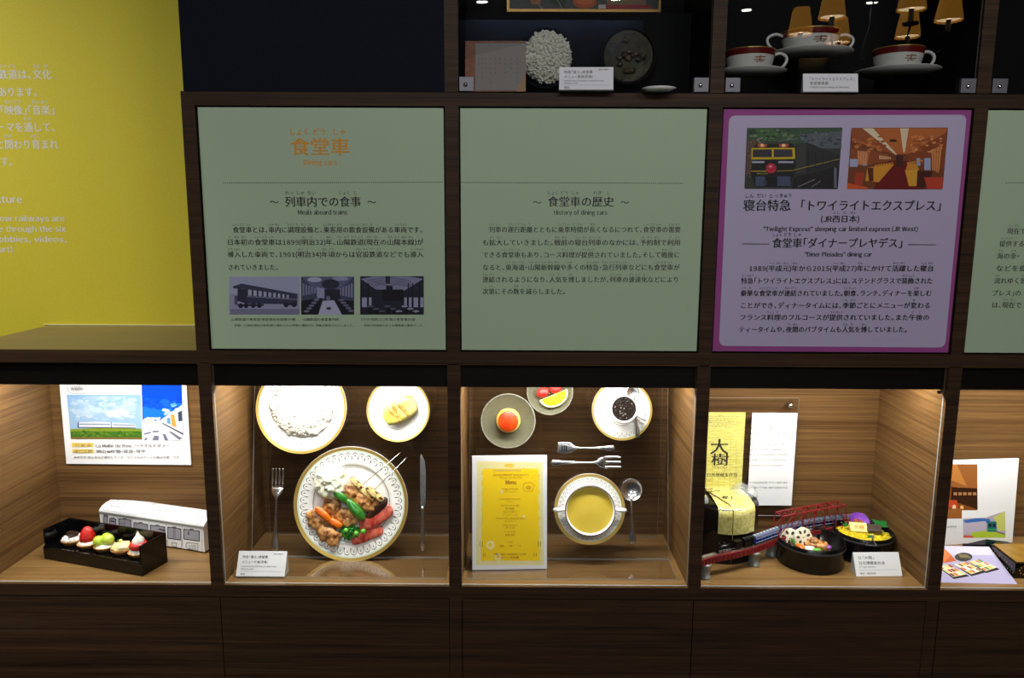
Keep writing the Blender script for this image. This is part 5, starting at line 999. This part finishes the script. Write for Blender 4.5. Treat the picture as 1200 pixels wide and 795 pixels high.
# framed picture
QM=plane(Vector((0,.285,0))); a=loc(QM,594,14); b=loc(QM,774,12.5); FM=plane(Vector((a.x,.285,a.y)))
t=thing('framed_picture','gold framed food picture high on the back wall of the upper case','picture',FM); w_=b.x-a.x; h=.30; g=.006; GF=mat('gold_frame',(150,112,44),rough=.35,metal=.4)
for x0_,x1_,y0_,y1_ in ((0,w_,0,g),(0,w_,h-g,h),(0,g,g,h-g),(w_-g,w_,g,h-g)): MB().box(x0_,x1_,y0_,y1_,-.012,.004).build('frame_bar',GF,t)
MB().box(g,w_-g,g,h-g,-.010,-.002).build('picture_board',mat('picture_black',(16,12,14),rough=.5),t)
S=Sheet(FM@Matrix.Translation((0,0,-.0018))); f=zf(520,0,3.75)
S.poly([(370,-60),(430,-60),(425,18),(385,20)],(150,90,60),f); S.poly([(440,-60),(560,-60),(530,40),(470,10)],(34,50,24),f); S.ell(620,5,52,34,(170,74,20),f,24); S.ell(620,-5,44,26,(196,96,30),f,24); S.poly([(700,-60),(880,-60),(890,22),(720,26)],(120,96,70),f); S.poly([(680,20),(900,22),(925,38),(682,40)],(150,30,40),f); S.rect(680,20,712,38,(190,180,180),f); S.line([(405,10),(435,40)],.8,(150,130,110),f); S.line([(500,0),(520,38)],.8,(140,130,120),f)
S.done(t)
# cups and saucers
CUPW=mat('case_porcelain',(226,224,220),rough=.12,spec=.6); DRED=mat('dark_red_band',(104,26,24),rough=.25)
def cup_set(label_c,label_s,px,pys,Y,rs,rc,hc,two=False,logo=0):
    base=atY(px,pys,Y); zr=base.z
    rz_=zr-.014; t=thing('riser_block','black riser block '+label_s.split('under ')[-1].join(('under ','')),'riser',(base.x,Y,CZ0),'black riser blocks in the upper right case'); MB().box(-.035,.035,-.03,.03,0,rz_-CZ0).build('block',BLKACR,t)
    s_=thing('saucer',label_s,'saucer',(base.x,Y,rz_+.0003),'white saucers in the upper right case')
    MB().lathe([(0,.003),(rs*.35,.003),(rs*.6,.006),(rs*.97,.0145),(rs,.0148),(rs*1.0,.0135),(rs*.62,.0035),(rs*.45,0),(0,0)],64).build('saucer_body',CUPW,s_)
    c=thing('tea_cup' if not two else 'soup_cup',label_c,'cup',(base.x,Y,rz_+.0036),'white cups in the upper right case')
    MB().lathe([(0,.003),(rc*.55,.003),(rc*.62,0),(rc*.66,0),(rc*.7,.004),(rc*.86,hc*.32),(rc*.96,hc*.7),(rc,hc),(rc*.97,hc),(rc*.9,hc*.5),(rc*.6,.008),(0,.007)],56).build('cup_body',CUPW,c)
    MB().lathe([(rc*.972,hc*.74),(rc*.996,hc*.90),(rc*1.003,hc*.965)],56).build('red_band',DRED,c); MB().lathe([(rc*1.004,hc*.967),(rc*1.006,hc*1.0),(rc*.968,hc*1.003)],56).build('gold_line',GOLD,c)
    for k_ in ((1,) if not two else (1,-1)): MB().tube([(k_*rc*.9,0,hc*.80),(k_*rc*1.2,0,hc*.92),(k_*rc*1.48,0,hc*.80),(k_*rc*1.5,0,hc*.58),(k_*rc*1.3,0,hc*.34),(k_*rc*1.05,0,hc*.22),(k_*rc*.84,0,hc*.2)],[.003,.0034,.0034,.0034,.0032,.003,.003],10,up=(0,1,0),soft=4).build('handle',CUPW,c)
    LR=mat('gold_brown_emblem',(150,104,70),rough=.4) if 'emblem' not in bpy.data.materials else None
    m=MB(); a0=-math.pi/2+logo; hh=hc*.45; rr=rc*.93+.0006   # small winged emblem on the curved side
    def cp(a,z): q=(rc*(.86+.10*min(1,(z-hc*.32)/(hc*.38))))+.0007; return (q*math.cos(a),q*math.sin(a),z)
    for (u0,u1,z0,z1) in ((-.26,.26,.50,.53),(-.22,-.02,.58,.62),(.02,.24,.60,.64),(-.16,-.06,.42,.46),(.04,.18,.44,.47),(-.03,.03,.44,.66)):
        n=5; vs=[cp(a0+u0+(u1-u0)*i/n,hc*z) for z in (z0,z1) for i in range(n+1)]; m.add(vs,[(i,i+1,n+2+i,n+1+i) for i in range(n)])
    m.build('emblem',LR,c,kind='stuff'); return c
cup_set('white tea cup with a red band, right one on the lower risers','white saucer under the right tea cup',1051,84,.11,.089,.053,.058,logo=.1)
cup_set('white tea cup with a red band, cut by the left post of its case','white saucer under the left tea cup',878,85,.11,.080,.054,.056,logo=.15)
cup_set('two handled white soup cup with a red band, standing highest at the back','white saucer under the two handled soup cup',948.5,63,.20,.096,.066,.058,True,.02)
card('white label card between the tea cups in the upper right case',(941,108),(1006,108),.040,[('『トワイライトエクスプレス』',.12,.93,.62,.0078),('食堂車食器',.12,.46,.40,.0078),('Twilight Express dining car tableware',.12,.84,.22,.0045)],12,z=CZ0+.0005)
# ================================================================== THE ROOM BEHIND THE CAMERA (seen mirrored in the upper glass)
SHADE=mat('lit_lamp_shade',(190,132,44),rough=.8,emit=3.6); DIFF=mat('lit_diffuser',(255,226,180),rough=.6,emit=9); BULB=mat('lit_bulb',(255,214,160),rough=.5,emit=26); IRON=mat('dark_iron',(24,20,18),rough=.5,metal=.6)
cc=mirror_at(1021,32,4.0); t=thing('chandelier','six armed chandelier with pleated amber shades, mirrored in the upper right glass','chandelier',(cc.x,cc.y,cc.z)); RA=.335
MB().tube([(0,0,3.3-cc.z),(0,0,.1)],.006,8).build('chain_rod',IRON,t); MB().lathe([(0,-.27),(.02,-.26),(.035,-.22),(.02,-.17),(.045,-.12),(.03,-.05),(.012,0),(.012,.1),(0,.1)],24).build('hub',IRON,t)
MB().lathe([(0,3.3-cc.z-.001),(.06,3.3-cc.z-.001),(.05,3.3-cc.z-.03),(0,3.3-cc.z-.03)],24).build('ceiling_rose',IRON,t)
for i in range(6):
    a=i*math.pi/3+math.radians(25.3); u=Vector((math.cos(a),math.sin(a),0))
    MB().tube([u*.02+Vector((0,0,-.16)),u*.10+Vector((0,0,-.21)),u*.22+Vector((0,0,-.20)),u*.31+Vector((0,0,-.14)),u*RA+Vector((0,0,-.075))],.005,8).build('arm',IRON,t)
    b=MB().lathe([(0,-.075),(.03,-.07),(.038,-.06),(.012,-.058),(.012,-.0),(0,.0)],20).build('candle_cup',IRON,t,M=Matrix.Translation(u*RA))
    MB().lathe([(.062,-.005),(.040,.125)],48,wave=lambda q:.02*math.cos(24*q)).build('shade',SHADE,t,M=Matrix.Translation(u*RA)); MB().disc(.056,.004,32).build('diffuser',DIFF,t,M=Matrix.Translation(u*RA)); MB().lathe([(0,.0),(.014,.006),(.02,.03),(.014,.06),(0,.07)],16).build('bulb',BULB,t,M=Matrix.Translation(u*RA))
DL=mat('downlight_lens',(255,250,240),rough=.5,emit=60)
for i,((px,py),l) in enumerate((((565,2),'ceiling downlight mirrored at the top left of the upper glass'),((721,-1),'ceiling downlight mirrored above the food picture'),((875,11.5),'ceiling downlight mirrored left of the amber shades'),((1022,3),'ceiling downlight mirrored between the amber shades'))):
    p=mirror_at(px,py,1.0); c=CAM.copy(); c.y=-c.y+.016; d=p-c; q=c+d*((3.2985-c.z)/d.z)
    if q.y<-6.1: q.y=-6.1
    t=thing('downlight',l,'downlight',q,'ceiling downlights'); MB().lathe([(.048,0),(.062,0.0005),(.066,-.004),(.05,-.006),(.047,-.001)],32).build('trim_ring',STEEL,t); MB().disc(.047,-.002,24).build('lens',DL,t)
MB().box(.2,1.78,-5.24,-5.2,2.2,3.12).build('blue_backdrop',BLUEW); o=bpy.data.objects['blue_backdrop']; props(o,'pale blue banner added far behind the viewer to be mirrored in the upper glass','backdrop')  # added for the blue band mirrored in the upper glass
lamp('added_backdrop_light','AREA',(1.0,-5.08,3.285),4.5,(.8,.88,1.0),1.4,.05,target=(1.0,-5.15,2.2))  # unseen lamp added to brighten the top of the blue sheet
for x in (.3,1.68): MB().box(x-.003,x+.003,-5.223,-5.217,3.12,3.3).build('hanging_cord',IRON,bpy.data.objects['blue_backdrop'])
